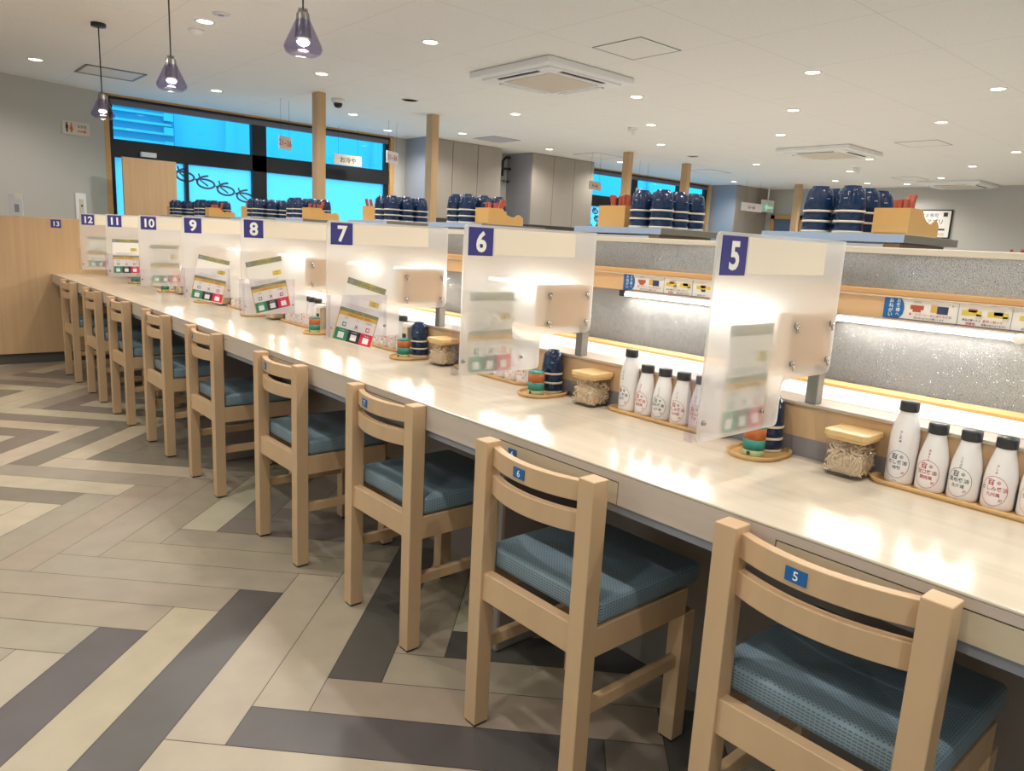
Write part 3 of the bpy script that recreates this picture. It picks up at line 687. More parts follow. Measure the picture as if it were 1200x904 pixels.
# tube lights
def tube_light():
    o = empty('tube_light', (0, 0, 0), '', 'light tube', 'white light tubes below the wooden beam')
    MB().use('tube', True).lathe([(.0, -.20), (.0065, -.20), (.0065, .20), (0, .20)], 12, mtx=Matrix.Rotation(PI/2, 4, 'X')).build('tube', o)
    MB().use('white').box(-.006, .008, -.20, .20, .0066, .011).build('housing', o)
    MB().use('black').box(-.008, .008, .20, .222, -.008, .012).build('end_cap', o)
    MB().use('white', True).lathe([(0, -.013), (.012, -.012), (.012, .012), (0, .013)], 16, mtx=Matrix.Translation((0, -.21, 0)) @ Matrix.Rotation(PI/2, 4, 'Y')).build('end_holder', o)
    return o
tl = tube_light()
ta = bpy.data.lights.new('tube_light_beam', 'AREA'); ta.shape = 'RECTANGLE'; ta.size = .012; ta.size_y = .40; ta.energy = P_TUBE; ta.color = TUBE_COL
for k, i in enumerate([5, 6, 7, 8, 9, 10, 11, 12, 13, 4, 3]):
    o = tl if k == 0 else copy_tree(tl)
    l = bpy.data.objects.new('tube_light_beam', ta); COL.objects.link(l); l.parent = o; l.location = (-.002, 0, -.0075); l.rotation_euler = (0, .25, 0)
    place(o, (.79, Yp(i)-.055, 1.014), ('white light tube under the wooden beam, lighting lane behind panel %s' % NW[i]) if 4 < i < 13 else 'white light tube under the beam, beyond panel %s' % {13: 'twelve', 4: 'five', 3: 'five, one further'}[i])
# instruction strips on the beam
def strip_sign():
    b = MB().use('cardw').box(-.002, 0, -.62, 0, 0, .052)
    b.use('navy').box(-.0026, -.002, -.62, 0, 0, .0015).box(-.0026, -.002, -.62, 0, .0505, .052)
    b.use('blue').prism([(-.0, .0015), (0, .0505), (-.038, .0505), (-.046, .038), (-.048, .026), (-.046, .012), (-.038, .0015)], 0, .0012, Matrix(((0, 0, -1, -.002), (1, 0, 0, 0), (0, 1, 0, 0), (0, 0, 0, 1))))
    b.use('ink_w')
    for k, ch in enumerate('お客様へ'): b.text(ch, .010, mX(-.0036, -.034, .044-.011*k), .01)
    for k, ch in enumerate('おねがい'): b.text(ch, .0115, mX(-.0036, -.017, .043-.0115*k), .01)
    X = -.0028
    def R(m, y0, y1, z0, z1): b.use(m).box(X-.0004, X+.0008, -y1, -y0, z0, z1)
    def T(m, s, y, z, sz): b.use(m).text(s, sz, mX(X-.0008, -y, z), .01)
    for yy in (.167, .275, .380, .500): R('edgestrip', yy, yy+.001, .0015, .0505)
    R('stick', .062, .092, .026, .036); R('stick', .068, .086, .020, .026); R('box', .108, .122, .022, .040); R('ink_n', .122, .146, .020, .038); T('ink_k', 'ください', .077, .044, .005); T('ink_k', '×', .155, .041, .008)
    T('ink_r', '箸・スプーン・おしぼりなどの', .108, .0145, .0068); T('ink_k', '流さないようにお願いします', .106, .0065, .0052)
    for q in (.175, .228): R('cardyel', q, q+.040, .024, .036); R('signb', q+.030, q+.042, .018, .028)
    R('stick', .188, .206, .032, .039); R('navy', .240, .258, .029, .037)
    T('ink_k', '商品が届いたら', .197, .014, .0055); T('ink_r', '素早く取って', .240, .014, .0068); T('ink_r', '到着後', .196, .006, .0068); T('ink_k', '軍艦は指をはさまずに', .243, .006, .0050)
    R('cardyel', .290, .340, .024, .034); R('stick', .305, .322, .028, .036); R('ink_k', .308, .322, .017, .024); T('ink_k', '皿をもどす', .310, .006, .0055); T('ink_r', '禁止', .355, .013, .0075); T('ink_k', '置かないでください', .327, .0075, .0)if False else None
    T('ink_k', '▲', .392, .042, .007); R('ink_n', .405, .425, .022, .036); T('ink_r', '危険ですので', .430, .014, .0068); T('ink_k', 'さわらないでください', .436, .006, .0055)
    R('stick', .52, .55, .022, .038); T('ink_k', 'ありがとうございます', .56, .010, .0058)
    return b.build('instruction_strip')
s0 = None
for k, (i, y) in enumerate(((5, .340), (6, 1.187), (7, 2.02), (8, 2.86), (9, 3.7))):
    if s0 is None: s0 = strip_sign(); o = s0
    else: o = s0.copy(); COL.objects.link(o)
    o.location = (.795, y, 1.029); tag(o, 'illustrated instruction strip with blue end on beam, %s' % ('right of panel five' if i == 5 else 'between panels six and five' if i == 6 else 'hidden behind panel %s' % NW[i-1]), 'sign', 'illustrated strips stuck to the wooden beam')

# ------------------------------------------------------------------ frosted partitions
PART = None
def partition(i):
    o = empty('frosted_partition', (0, Yp(i), 0), 'frosted counter partition with a white %s on its navy plate' % NW[i], 'partition', 'numbered frosted partitions')
    r = .012; T = .0025
    def arc(cx, cz, a0, a1, rr=r, n=4): return [(cx+rr*math.cos(a0+(a1-a0)*k/n), cz+rr*math.sin(a0+(a1-a0)*k/n)) for k in range(n+1)]
    poly = arc(.47-.003, 1.202-.003, 0, PI/2, .003)+arc(0+r, 1.202-r, PI/2, PI)+arc(0+.006, .825+.006, PI, 1.5*PI, .006)+arc(.272-r, .825+r, 1.5*PI, 2*PI)+arc(.272+r, .918-r, PI, PI/2)+arc(.47-.02, .918+.02, 1.5*PI, 2*PI, .02)
    MB().use('frost').prism([(x, z) for x, z in poly], -T, T, Matrix.Rotation(PI/2, 4, 'X')).use('acryback').build('frosted_panel', o)
    me = [c for c in o.children if c.name.startswith('frosted_panel')][0].data
    for pl_ in me.polygons:
        if pl_.normal.y > .9: pl_.material_index = 1
    b = MB().use('navy').box(.012, .089, -T-.0022, -T, 1.127, 1.196).use('ink_w').text(str(i), .068 if i < 10 else .060, mY(.0505, -T-.003, 1.1615), .03); b.build('number_plate', o)
    MB().use('strip').box(.095, .385, -T-.0012, -T, 1.130, 1.195).build('name_strip', o)
    MB().use('beam').box(.285, .462, T+.0006, T+.045, .938, 1.052).build('mounting_block', o, bevel=.002)
    b = MB().use('chrome', True)
    for x in (.30, .447):
        for z in (.950, 1.028):
            b.lathe([(0, .006), (.005, .006), (.006, .004), (.006, 0), (.003, 0)], 12, mtx=Matrix.Translation((x, -T, z)) @ Matrix.Rotation(PI/2, 4, 'X'))
            b.tube([(x, -T-.004, z-.003), (x+.001, -T-.006, z-.014)], .0022, 6)
    b.build('screws', o)
    MB().use('steel').box(.450, .478, .008, .034, .846, .940).build('post', o, bevel=.002)
    # clear leaflet holder
    s = 1 if i in (5, 6, 12, 10) else -1
    y0, y1 = (T, T+.018) if s > 0 else (-T-.018, -T)
    b = MB().use('acrylic'); zf = .967; q0, q1 = (y0, y1)
    yo = y1-.002 if s > 0 else y0
    b.box(-.012+.0, .212, yo, yo+.002, .828, zf); b.box(-.012, -.010, q0, q1, .826, zf); b.box(.210, .212, q0, q1, .826, zf); b.box(-.012, .212, q0, q1, .826, .828)
    b.box(.002, .0035, q0, q1, .828, zf); b.build('leaflet_holder', o)
    b = MB().use('chrome', True)
    for x in (.008, .203): b.lathe([(0, .005), (.004, .005), (.005, .003), (.005, 0)], 10, mtx=Matrix.Translation((x, -T-.001 if s > 0 else y0, .862)) @ Matrix.Rotation(PI/2, 4, 'X'))
    b.build('holder_screws', o)
    return s
def card():
    b = MB(); w_, h = .148, .210
    b.use('cardw').box(0, w_, 0, .0008, 0, h)
    def R(m, x0, x1, z0, z1, d=0): b.use(m).box(x0, x1, -.0007-d, 0, z0, z1)
    def T(m, s, x, z, sz): b.use(m).text(s, sz, mY(x, -.0017, z), .006)
    R('cardolive', 0, w_, .188, .208); T('cardyel', 'おすすめ情報は', .078, .203, .0078); T('cardyel', 'こちらからご覧ください', .082, .193, .0078); R('edgestrip', .006, .020, .191, .205, .0004)
    R('cardyel', .100, .136, .137, .155); T('ink_k', '便利で', .118, .151, .006); T('ink_k', 'お得！', .118, .142, .006)
    for k in range(3): R('edgestrip', .020, .120-.012*k, .125-.005*k, .1258-.005*k)
    R('cardolive', 0, w_, .098, .110); T('cardyel', '公式アプリ', .074, .104, .0085)
    R('cardor', 0, w_, .085, .098); T('stick', '公式SNSフォロー募集中', .078, .0915, .0085)
    R('cardor', 0, .003, .003, .098); R('cardor', w_-.003, w_, .003, .098)
    T('ink_k', 'LINE', .030, .078, .006); T('ink_k', 'X', .074, .078, .007); T('ink_k', 'Instagram', .118, .078, .006)
    R('cardgr', .022, .036, .050, .064); R('cardw', .025, .033, .053, .061, .0004); T('ink_k', 'X', .074, .057, .018); R('cardrd', .112, .126, .050, .064); R('cardw', .115, .123, .053, .061, .0004)
    for k, m in enumerate(('cardgr', 'cardbk', 'cardrd')):
        R(m, .003+k*.0473, .003+(k+1)*.0473, .003, .043); b.use('ink_w').box(.015+k*.0473, .037+k*.0473, -.0012, -.0006, .010, .030)
        T('ink_w', 'フォロー', .0265+k*.0473, .0365, .006)
    return b.build('leaflet', bevel=0)
CARD = card()
CP = {5: (.082, .826, 0, .010), 6: (.032, .826, 0, .010), 7: (.012, .828, -.29, -.014), 8: (.052, .827, .20, -.014), 9: (.026, .828, -.20, -.014), 10: (.056, .840, 0, .0045), 11: (.031, .847, 0, -.006), 12: (.045, .842, .03, .010)}
for k, i in enumerate(range(5, 13)):
    s = partition(i)
    o = CARD if k == 0 else CARD.copy()
    if k: COL.objects.link(o)
    x, z, a, yo = CP[i]
    if i == 7: x, z = .012, .826
    o.location = (x, Yp(i)+yo, z); o.rotation_euler = (0, -a, 0)
    if i == 7: o.rotation_euler = (0, .285, 0)
    if i == 9: o.rotation_euler = (0, .21, 0)
    if i == 8: o.rotation_euler = (0, -.20, 0)
    if i == 12: o.rotation_euler = (0, 0, 0)
    how = {7: 'tilted to the right', 8: 'tilted to the left', 9: 'tilted slightly to the right'}.get(i, 'blurred behind the frosted sheet' if i in (5, 6, 12) else 'standing upright')
    tag(o, 'leaflet with green, black and red squares, %s, at panel %s' % (how, NW[i]), 'leaflet', 'leaflets in the partition holders')

# ------------------------------------------------------------------ chairs
def chair():
    o = empty('counter_chair', (0, 0, 0), '', 'chair', 'wooden chairs lined up along the counter')
    hw, t, d = .16375, .021, .0215
    for s in (-1, 1):
        b = MB().use('chair').box(-d, d, s*hw-t, s*hw+t, .006, .72).use('black').box(-d+.002, d-.002, s*hw-t+.002, s*hw+t-.002, 0, .006); b.build('back_leg', o, bevel=.002)
        b = MB().use('chair').box(.325, .368, s*hw-t, s*hw+t, .006, .336).use('black').box(.327, .366, s*hw-t+.002, s*hw+t-.002, 0, .006); b.build('front_leg', o, bevel=.002)
        yy = s*(hw)
        MB().use('chair').box(.018, .33, yy-.0125+s*.008, yy+.0125+s*.008, .336, .402).build('side_rail', o, bevel=.002)
        MB().use('chair').box(.0, .33, yy-.010, yy+.010, .195, .225).build('stretcher', o, bevel=.002)
    def rail(z0, z1, bow, name):
        n = 14; pin = []; pout = []
        for k in range(n+1):
            y = -hw+.016+(2*hw-.032)*k/n; u = (y/(hw-.016)); x = .010-bow*(1-u*u)
            pin.append((x+.010, y)); pout.append((x-.010, y))
        return MB().use('chair', False).prism(pout+list(reversed(pin)), z0, z1).build(name, o, bevel=.0015)
    top = rail(.664, .707, .034, 'top_rail'); rail(.597, .641, .034, 'lower_rail')
    MB().use('chair').box(-.014, .012, -hw+.018, hw-.018, .336, .404).build('back_apron', o, bevel=.002)
    MB().use('chair').box(.335, .36, -hw+.018, hw-.018, .336, .402).build('front_apron', o, bevel=.002)
    b = MB().use('cushion', True); b.box(.024, .375, -hw-.02, hw+.02, .403, .456)
    c = b.build('seat_cushion', o); m = c.modifiers.new('bevel', 'BEVEL'); m.width = .014; m.segments = 4
    return o
C0 = chair()
DX = {5: -.0075, 6: -.0377, 7: .0089, 8: -.0058, 9: .008, 10: .0079, 11: .0047, 12: .008, 13: .0082, 4: 0}
DY = {5: .0776, 6: -.0229, 7: -.0423, 8: -.0808, 9: .0298, 10: .0177, 11: .0214, 12: -.0097, 13: .0092, 4: 0}
for k, i in enumerate(range(5, 14)):
    o = C0 if k == 0 else copy_tree(C0)
    lab = {5: 'nearest light wood chair with blue cushion, a five on its backrest', 13: 'farthest wooden chair, next to the beige end partition', 12: 'wooden chair standing second from the beige end partition'}.get(i, 'light wood chair with blue cushion, numbered %s on its backrest' % NW[i])
    place(o, (-.0318+DX[i], -.0496+.72*(i-5)+DY[i], 0), lab)
for o in [x for x in list(bpy.data.objects) if x.name.startswith('counter_chair')]:
    lab = o['label']; n = [i for i in range(5, 14) if abs(o.location.y-(-.0496+.72*(i-5)+DY[i])) < .01][0]
    if n > 12: continue
    rl = [c for c in o.children if c.name.startswith('top_rail')][0]
    # plate follows the bowed rail: centred left of the middle
    yy = .055 if n != 6 else .018
    if n == 5: yy = .027
    u = yy/(.14775); x = .010-.034*(1-u*u)-.0108
    sl = math.atan(2*.034*yy/(.14775**2))
    mt = Matrix.Translation((x, yy, .685)) @ Matrix.Rotation(-sl, 4, 'Z')
    b = MB().use('blue').box(-.0008, .0006, -.0185, .0185, -.0115, .0115, mt).use('ink_w').text(str(n), .021, mt @ mX(-.0012, 0, 0), .012); b.build('number_sticker', rl)

# ------------------------------------------------------------------ counter-top things
def cup():
    b = MB().use('cup', True)
    b.lathe([(.0398, .006), (.0385, .020), (.0362, .040), (.0335, .056), (.029, .064), (.023, .0665), (.0225, .0715), (.0185, .0715), (.018, .067), (0, .067)], 26)
    b.lathe([(0, .0625), (.026, .0605), (.0305, .054), (.0335, .038), (.0362, .004), (.0375, 0)], 26)
    b.use('rim', True).lathe([(.0375, 0), (.0402, .0005), (.0405, .003), (.0398, .0062)], 26)
    b.use('ink_w')  # white ticks painted as glints on the glaze
    for k in range(5):
        for q in range(3):
            a = k*2*PI/5+q*.10; z = .036; rr = .0372
            b.add([(rr*math.cos(a), rr*math.sin(a), z), (rr*math.cos(a+.05), rr*math.sin(a+.05), z), (rr*.998*math.cos(a+.05), rr*.998*math.sin(a+.05), z+.002), (rr*.998*math.cos(a), rr*.998*math.sin(a), z+.002)], [(0, 1, 2, 3)])
    o = b.build('tea_cup'); tag(o, 'x', 'cup', 'navy cups stacked upside down'); return o
CUP = cup(); cup_used = [False]
def put_cup(x, y, z, lab, grp, s=1.0, rz=0):
    if not cup_used[0]: o = CUP; cup_used[0] = True
    else: o = CUP.copy(); COL.objects.link(o)
    o.location = (x, y, z); o.scale = (s, s, 1); o.rotation_euler.z = rz; o['label'] = lab; o['group'] = grp
LV = ['lowest', 'middle', 'topmost']
def ovaltray(L, Wd, name='serving_tray'):
    p0 = rrect(-Wd/2+.004, Wd/2-.004, -L/2+.004, L/2-.004, min(L, Wd)/2-.0045, 8); p1 = rrect(-Wd/2, Wd/2, -L/2, L/2, min(L, Wd)/2-.001, 8)
    p2 = rrect(-Wd/2+.006, Wd/2-.006, -L/2+.006, L/2-.006, min(L, Wd)/2-.0065, 8)
    n = len(p0); b = MB().use('tray', True)
    rings = [[(x, y, 0) for x, y in p0], [(x, y, .010) for x, y in p1], [(x, y, .0105) for x, y in p2], [(x*.97, y*.99, .004) for x, y in p2]]
    vs = sum(rings, []); fs = [tuple(reversed(range(n))), tuple(3*n+i for i in range(n))]
    for j in range(3): fs += [(j*n+i, j*n+(i+1) % n, (j+1)*n+(i+1) % n, (j+1)*n+i) for i in range(n)]
    b.add(vs, fs); b.sm = [len(f) == 4 for f in b.f]
    o = b.build(name); return o
TR1 = ovaltray(.118, .165); tag(TR1, 'x', 'tray', 'small oval wooden trays')
TR2 = ovaltray(.372, .076, 'bottle_tray'); tag(TR2, 'x', 'tray', 'long wooden bottle trays')
def teacan():
    o = empty('tea_can', (0, 0, 0), 'x', 'can', 'striped tea powder cans')
    MB().use('cangreen', True).lathe([(.0, 0), (.0232, 0), (.0238, .002), (.0238, .014)], 26).use('canteal', True).lathe([(.0238, .014), (.0238, .038)], 26).use('canorange', True).lathe([(.0238, .038), (.0238, .064)], 26).use('ink_k').box(-.0242, -.0236, -.006, .002, .004, .012).build('can_body', o)
    MB().use('canteal', True).lathe([(.0238, .064), (.024, .066), (.0215, .070), (0, .0705)], 26).build('can_lid', o)
    return o
CAN = teacan()
def jar():
    o = empty('ginger_jar', (0, 0, 0), 'x', 'jar', 'clear ginger jars with wooden lids')
    r = .012; hw = .0405
    def ring(h, z, rr): return [(x, y, z) for x, y in rrect(-h, h, -h, h, rr, 4)]
    rings = [ring(hw-.003, 0, r), ring(hw, .004, r), ring(hw+.001, .078, r), ring(hw-.001, .078, r-.001), ring(hw-.002, .006, r-.001)]
    n = len(rings[0]); vs = sum(rings, []); fs = [tuple(reversed(range(n))), tuple(4*n+i for i in range(n))]
    for j in range(4): fs += [(j*n+i, j*n+(i+1) % n, (j+1)*n+(i+1) % n, (j+1)*n+i) for i in range(n)]
    MB().use('jarc', False).add(vs, fs).build('jar_body', o)
    rr = random.Random(3); b = MB().use('ginger', True)
    core = [(x, y, .008) for x, y in rrect(-.033, .033, -.033, .033, .012, 4)]+[(x, y, .046) for x, y in rrect(-.031, .031, -.031, .031, .012, 4)]
    n = len(core)//2; b.add(core, [tuple(reversed(range(n))), tuple(range(n, 2*n))]+[(i, (i+1) % n, n+(i+1) % n, n+i) for i in range(n)])
    for k in range(230):
        a = rr.random()*2*PI; side = rr.random()
        if side < .75:
            f = rr.choice([(1, 0), (-1, 0), (0, 1), (0, -1)]); t = rr.uniform(-.031, .031); p = Vector((f[0]*.034+f[1]*t, f[1]*.034+f[0]*t, rr.uniform(.010, .052)))
        else: p = Vector((rr.uniform(-.028, .028), rr.uniform(-.028, .028), rr.uniform(.045, .062)))
        pts = []; d = Vector((rr.uniform(-1, 1), rr.uniform(-1, 1), rr.uniform(-1, 1))).normalized(); e = Vector((rr.uniform(-1, 1), rr.uniform(-1, 1), rr.uniform(-1, 1))).normalized()
        for q in range(5):
            t = (q-2)*.006; v = p+d*t+e*(.004*math.sin(q*1.1)); v.x = max(-.0365, min(.0365, v.x)); v.y = max(-.0365, min(.0365, v.y)); v.z = max(.007, min(.066, v.z)); pts.append(v)
        if (pts[0]-pts[-1]).length > .008: b.tube(pts, .0016, 4)
    b.build('pickled_ginger', o)
    b = MB().use('lid').prism(rrect(-.0445, .0445, -.0445, .0445, .010, 4), .084, .096).use('lid').prism(rrect(-.041, .041, -.041, .041, .010, 4), .077, .084); b.build('jar_lid', o, bevel=.0015)
    b = MB().use('chrome', True).tube([(-.018, -.0425, .060), (-.018, -.047, .060), (.0, -.047, .060), (0.0, -.0425, .060)], .002, 6).build('clasp', o)
    return o
JAR = jar()
def wrap(b, verts, faces, r, a0, z0):
    # bend a flat drawing round the bottle
    b.add([(r*math.cos(a0-0+v[0]/r), r*math.sin(a0+v[0]/r), z0+v[1]) for v in verts], faces)
def bottle(tall, ink, l1, l2, l3):
    o = empty('soy_sauce_bottle', (0, 0, 0), 'x', 'bottle', 'white soy sauce bottles')
    Hh = .168 if tall else .135; rB = .0272
    if tall: prof = [(0, 0), (.0245, 0), (.0268, .003), (rB, .008), (rB, .075), (.0268, .100), (.024, .118), (.0185, .134), (.0160, .143), (.0158, .150), (0, .150)]
    else: prof = [(0, 0), (.0245, 0), (.0268, .003), (rB, .008), (rB, .055), (.0258, .070), (.0215, .090), (.0178, .104), (.0160, .112), (.0158, .118), (0, .118)]
    bo = MB().use('bottle', True).lathe(prof, 30).build('bottle_body', o)
    z0 = Hh-.0205
    b = MB().use('cap', True).lathe([(.0168, z0), (.0180, z0+.001), (.0180, z0+.018), (.0168, z0+.0205), (0, z0+.0205)], 26); b.build('bottle_cap', o)
    # printed label, bent round the body and facing the seat (-x)
    a0 = PI; lb = MB(); zc = .041 if tall else .036; r = rB+.0003
    ringv = []; n = 40
    for k in range(n): a = 2*PI*k/n; ringv += [(.0235*math.cos(a), .028*math.sin(a)), (.0227*math.cos(a), .0272*math.sin(a))]
    fs = [(2*k, 2*((k+1) % n), 2*((k+1) % n)+1, 2*k+1) for k in range(n)]
    lb.use(ink); wrap(lb, ringv, fs, r, a0, zc)
    def T(s, sz, x, z, m=None, off=.012):
        if m: lb.use(m)
        vs, f2 = text_geo(s, sz, off); 
        # reading direction: from +y side to -y side when seen from -x
        wrap(lb, [(v.x+x, v.y+z) for v in vs], f2, r, a0, zc)
    T('吉', .0125, -.006, .0165, ink, .03); T('®', .0085, .007, .0165, ink)
    T(l1, .0093, 0, .0045, ink, .012); T(l2, .0078, 0, -.0065, ink); T('印', .006, .013, -.016, 'ink_r')
    T('----', .006, 0, -.033, 'ink_k')
    zz = .108 if tall else .083; rn = .0262 if tall else .0237
    for k, ch in enumerate(l3):
        vs, f2 = text_geo(ch, .0052, .012); z = zz-k*.0062
        rr = (.0268-(z+.0-.100)*.15 if z > .1 else .0268)+.0006 if tall else (.0258-(max(z, .07)-.070)*.215)+.0006
        lb.use(ink); wrap(lb, [(v.x, v.y) for v in vs], f2, rr, a0, z)
    lb.build('printed_label', bo, recalc=False)
    return o
BT = [bottle(True, 'ink_n', 'だし醤油', '特製', 'だし醤油'), bottle(False, 'ink_r', '甘口醤油', '関西風', 'あまくち'), bottle(False, 'ink_g', '昆布醤油', '北海道', 'こんぶ醤油'),
      bottle(False, 'ink_r', 'さしみ醤油', '九州風', 'さしみ'), bottle(False, 'ink_o', '生ぽん酢', '醤油', 'ぽんず'), bottle(False, 'ink_o', '減塩醤油', '丸大豆', 'げんえん')]
BN = ['tall white soy bottle with navy print', 'short white bottle next to the tall one, dark red print', 'short white bottle with green print in the long tray', 'short white bottle with red print, fourth in the tray', 'short white bottle with orange print, next to last in tray', 'short white bottle at the near end of the tray']
def dispenser():
    o = empty('condiment_box', (0, 0, 0), 'x', 'condiment box', 'cream condiment boxes')
    MB().use('cream').box(-.022, .022, -.018, .018, 0, .105).build('box_body', o, bevel=.003)
    b = MB().use('black').box(-.0235, -.022, -.012, .012, .055, .078).use('canorange').box(-.0235, -.022, -.012, .0, .025, .036); b.build('box_label', o)
    MB().use('white').box(-.016, .030, -.03, .022, .105, .118).build('box_lid', o, bevel=.002)
    return o
DSP = dispenser()
first = {}
def put(key, proto, loc, lab, rz=0, z=None):
    if key not in first: o = proto; first[key] = 1
    else: o = copy_tree(proto)
    return place(o, loc, lab, rz=rz)
for i in range(5, 13):
    y0 = Yp(i)
    put('tr1', TR1, (.385, y0+.092, ZC), 'small oval wooden tray on the counter beside panel %s' % NW[i])
    put('can', CAN, (.352, y0+.088, ZC+.0041), 'orange and teal striped can on the tray by panel %s' % NW[i])
    if i not in (8, 11, 12):
        for k in range(3): put_cup(.425, y0+.098, ZC+.0041+k*.0275, 'navy cup, %s of the stack on the tray by panel %s' % (LV[k], NW[i]), 'cup stacks on the counter', .82)
    if i in (7, 8): put('dsp', DSP, (.435, y0+.180, ZC), 'cream condiment box standing behind the can by panel %s' % NW[i])
    put('jar', JAR, (.412, y0-.078 if i != 5 else y0-.100, ZC), 'clear jar of pickled ginger with wooden lid, right of panel %s' % NW[i], rz=.0)
    put('tr2', TR2, (.437, y0-.322, ZC), 'long wooden bottle tray on the counter right of panel %s' % NW[i])
    for k in range(6):
        put('b%d' % k, BT[k], (.444, y0-.188-k*.0585, ZC+.0041), '%s, right of panel %s' % (BN[k], NW[i]), rz=.10*math.sin(i*3+k))

# ------------------------------------------------------------------ booth side: shelves with cups and boxes
def wavy_box():
    o = empty('cutlery_box', (0, 0, 0), 'x', 'cutlery box', 'honey wood boxes with a wavy side')
    t = .005; L, Wd, h = .20, .092, .068
    prof = [(0, 0), (L, 0), (L, .032)]+[(L-.004-.045*k/8, .036+.010*math.sin(PI*k/8)) for k in range(9)]+[(L-.055-.045*k/8, .034+.012*(k/8)**2) for k in range(9)]+[(.085, .060), (.080, h), (0, h)]
    for y in (0, Wd-t): MB().use('box').prism(prof, -(y+t), -y, Matrix.Rotation(PI/2, 4, 'X')).build('side_panel', o)
    MB().use('box').box(0, t, t, Wd-t, 0, h).box(L-t, L, t, Wd-t, 0, .034).box(0, L, t, Wd-t, 0, t).build('box_shell', o)
    return o
def square_box():
    o = empty('cutlery_box', (0, 0, 0), 'x', 'cutlery box', 'plain square honey wood boxes')
    t = .005; L, Wd, h = .11, .125, .076
    b = MB().use('box').box(0, t, 0, Wd, 0, h).box(L-t, L, 0, Wd, 0, h).box(t, L-t, 0, t, 0, h).box(t, L-t, Wd-t, Wd, 0, h).box(t, L-t, t, Wd-t, 0, t); b.build('box_shell', o)
    return o
WB = wavy_box(); SB = square_box()
STK = MB().use('stick').box(-.0075, .0075, -.0045, .0045, 0, .11).build('spoon_handle', bevel=.0015)
tag(STK, 'x', 'cutlery', 'red utensil handles'); sused = [False]
def put_stick(x, y, z, rx, ry, lab, grp, sz=1.0):
    if not sused[0]: o = STK; sused[0] = True
    else: o = STK.copy(); COL.objects.link(o)
    o.location = (x, y, z); o.rotation_euler = (rx, ry, 0); o.scale = (1, 1, sz); o['label'] = lab; o['group'] = grp
def shelf_proto():
    o = empty('shelf_cabinet', (0, 0, 0), 'x', 'cabinet', 'grey cabinets with shelf tops behind the lane')
    MB().use('panelgrey').box(0, .32, 0, .38, 0, 1.176).build('cabinet_body', o, bevel=.002)
    b = MB().use('bench2').box(.005, .30, .01, .05, 1.176, 1.212).box(.005, .30, .33, .37, 1.176, 1.212).use('panelgrey').box(.0, .01, .05, .38, 1.180, 1.208); b.build('spacer', o)
    b = MB().use('shelf').box(.0, .37, 0, .40, 1.213, 1.234).use('shelfside').box(.001, .369, -.0006, 0, 1.2135, 1.2335); b.build('shelf_board', o, bevel=.003)
    return o
SH = shelf_proto()
names = {0: ('behind panel five', 'between panels six and five'), 1: ('over panel six', 'over panel seven'), 2: ('over panel eight', 'between panels nine and eight'), 3: ('over panel nine', 'over panel ten')}
for n in range(4):
    for ty in (0, 1):
        ys = (.352+1.72*n) if ty == 0 else (1.12+1.72*n)
        nm = names[n][ty]
        put('sh', SH, (.88, ys, 0), 'pale grey cabinet with window-lit shelf top %s, holding navy cups' % nm)
        zt = 1.2345
        rows = []
        for a in range(2):
            for c in range(3):
                yy = ys+(.145+.088*a if ty == 0 else .045+.088*a)+.03*(ty == 0); xx = .935+.088*c
                jx, jy = R_.uniform(-.002, .002), R_.uniform(-.002, .002)
                for k in range(3):
                    put_cup(xx+jx, yy+jy, zt+k*.0275, 'navy cup, %s in the %s %s stack on the shelf %s' % (LV[k], ['front', 'second', 'third'][c], ['near', 'far'][a], nm), 'cup stacks on the shelf %s' % nm, rz=R_.random())
        if ty == 0:
            put('wb', WB, (.925, ys+.012, zt), 'honey wood cutlery box with wavy side on the shelf %s' % nm)
            for k in range(8):
                put_stick(.94+.011*k, ys+.035+.012*(k % 4), zt+.006, .10*R_.uniform(-1, 1), .12+.2*R_.uniform(-1, 1) if k < 6 else .35, 'red utensil handle in the wavy cutlery box on the shelf %s' % nm, 'utensil handles in the wavy box %s' % nm, .78 if k < 6 else 1.0)
        else:
            put('sb', SB, (.93, ys+.205, zt), 'plain honey wood box of red utensils on the shelf %s' % nm)
            for k in range(9):
                put_stick(.955+.022*(k % 3), ys+.235+.028*(k//3), zt+.006, .20*R_.uniform(-1, 1), .22*R_.uniform(-1, 1), 'red utensil handle in the plain wooden box on the shelf %s' % nm, 'utensil handles in the plain box %s' % nm)
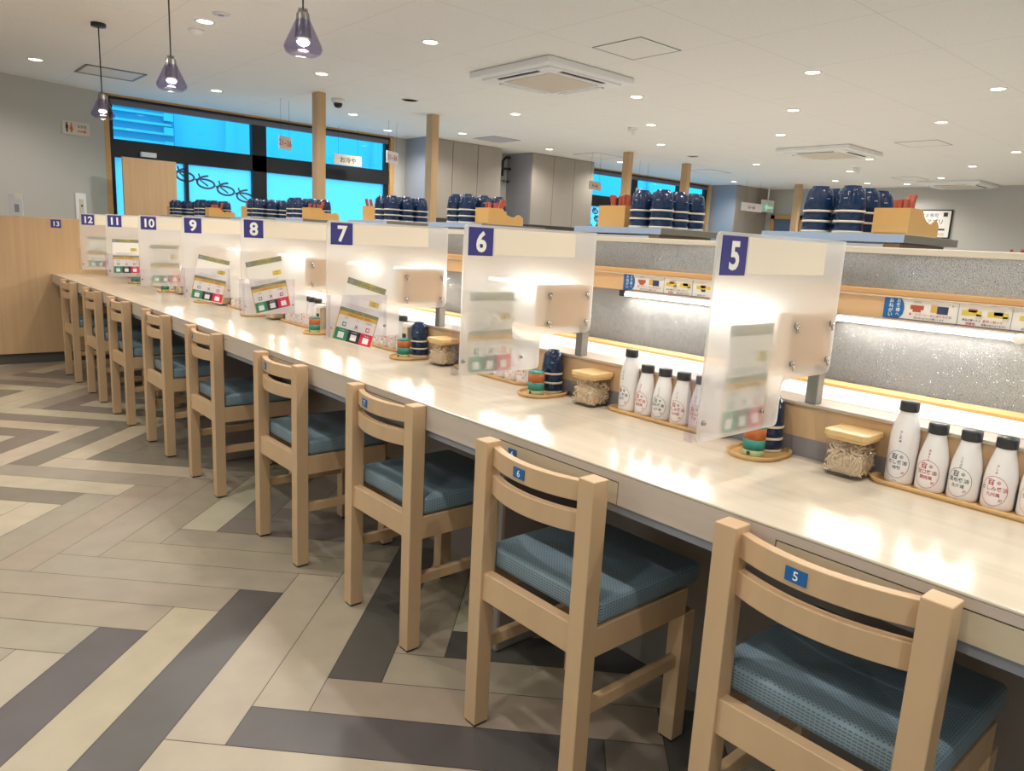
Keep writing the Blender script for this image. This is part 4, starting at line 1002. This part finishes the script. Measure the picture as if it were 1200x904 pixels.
# far shelf at the right edge of the picture
o = copy_tree(SH); place(o, (3.0, .45, 0), 'distant grey cabinet with shelf top at the right edge'); o.scale = (1, 1, .92)
o = copy_tree(SB); place(o, (3.02, .60, 1.136), 'distant wooden utensil box at the right edge')
for k in range(6): put_stick(3.05+.02*(k % 2), .625+.035*(k//2), 1.145, .3*R_.uniform(-1, 1), .3*R_.uniform(-1, 1), 'red utensil handle in the distant wooden box at the right edge', 'utensil handles in the distant box')

# booths behind the screen, seen through the hammered glass
def booth_table():
    o = empty('booth_table', (0, 0, 0), 'x', 'table', 'booth tables behind the lane')
    MB().use('counter').box(0, 1.15, -.30, .30, .69, .72).build('tabletop', o, bevel=.004)
    MB().use('plinth').box(.9, .98, -.04, .04, .01, .69).box(.75, 1.13, -.2, .2, 0, .01).build('table_leg', o)
    return o
def booth_bench():
    o = empty('booth_bench', (0, 0, 0), 'x', 'bench', 'booth benches behind the lane')
    MB().use('bench2').box(0, 1.15, -.17, .17, 0, .36).build('bench_base', o)
    MB().use('bench').box(0, 1.15, -.17, .17, .36, .43).build('bench_seat', o, bevel=.012)
    MB().use('bench').box(0, 1.15, .11, .17, .43, 1.0).build('bench_back', o, bevel=.012)
    return o
TB = booth_table(); BB = booth_bench()
for n in range(4):
    yc = .05+1.72*n
    put('tb', TB, (1.26, yc+.0, 0), 'pale booth table seen through hammered glass, table %s along the lane' % ['nearest', 'second', 'third', 'fourth', 'fifth'][n])
    for s in (1, -1):
        o = put('bb', BB, (1.26 if s > 0 else 1.26+1.15, yc+s*.52, 0), 'blue-grey booth bench %s the %s table along the lane' % ('beyond' if s > 0 else 'before', ['nearest', 'second', 'third', 'fourth', 'fifth'][n]))
        o.rotation_euler.z = 0 if s > 0 else PI
    MB().use('panelgrey').box(1.24, 2.45, yc+.84, yc+.88, 0, 1.12).build('booth_divider', bevel=.003, label='pale grey divider between booths, beyond the %s booth table' % ['nearest', 'second', 'third', 'fourth', 'fifth'][n], cat='divider', group='booth dividers') if yc+.9 < 6.6 else None
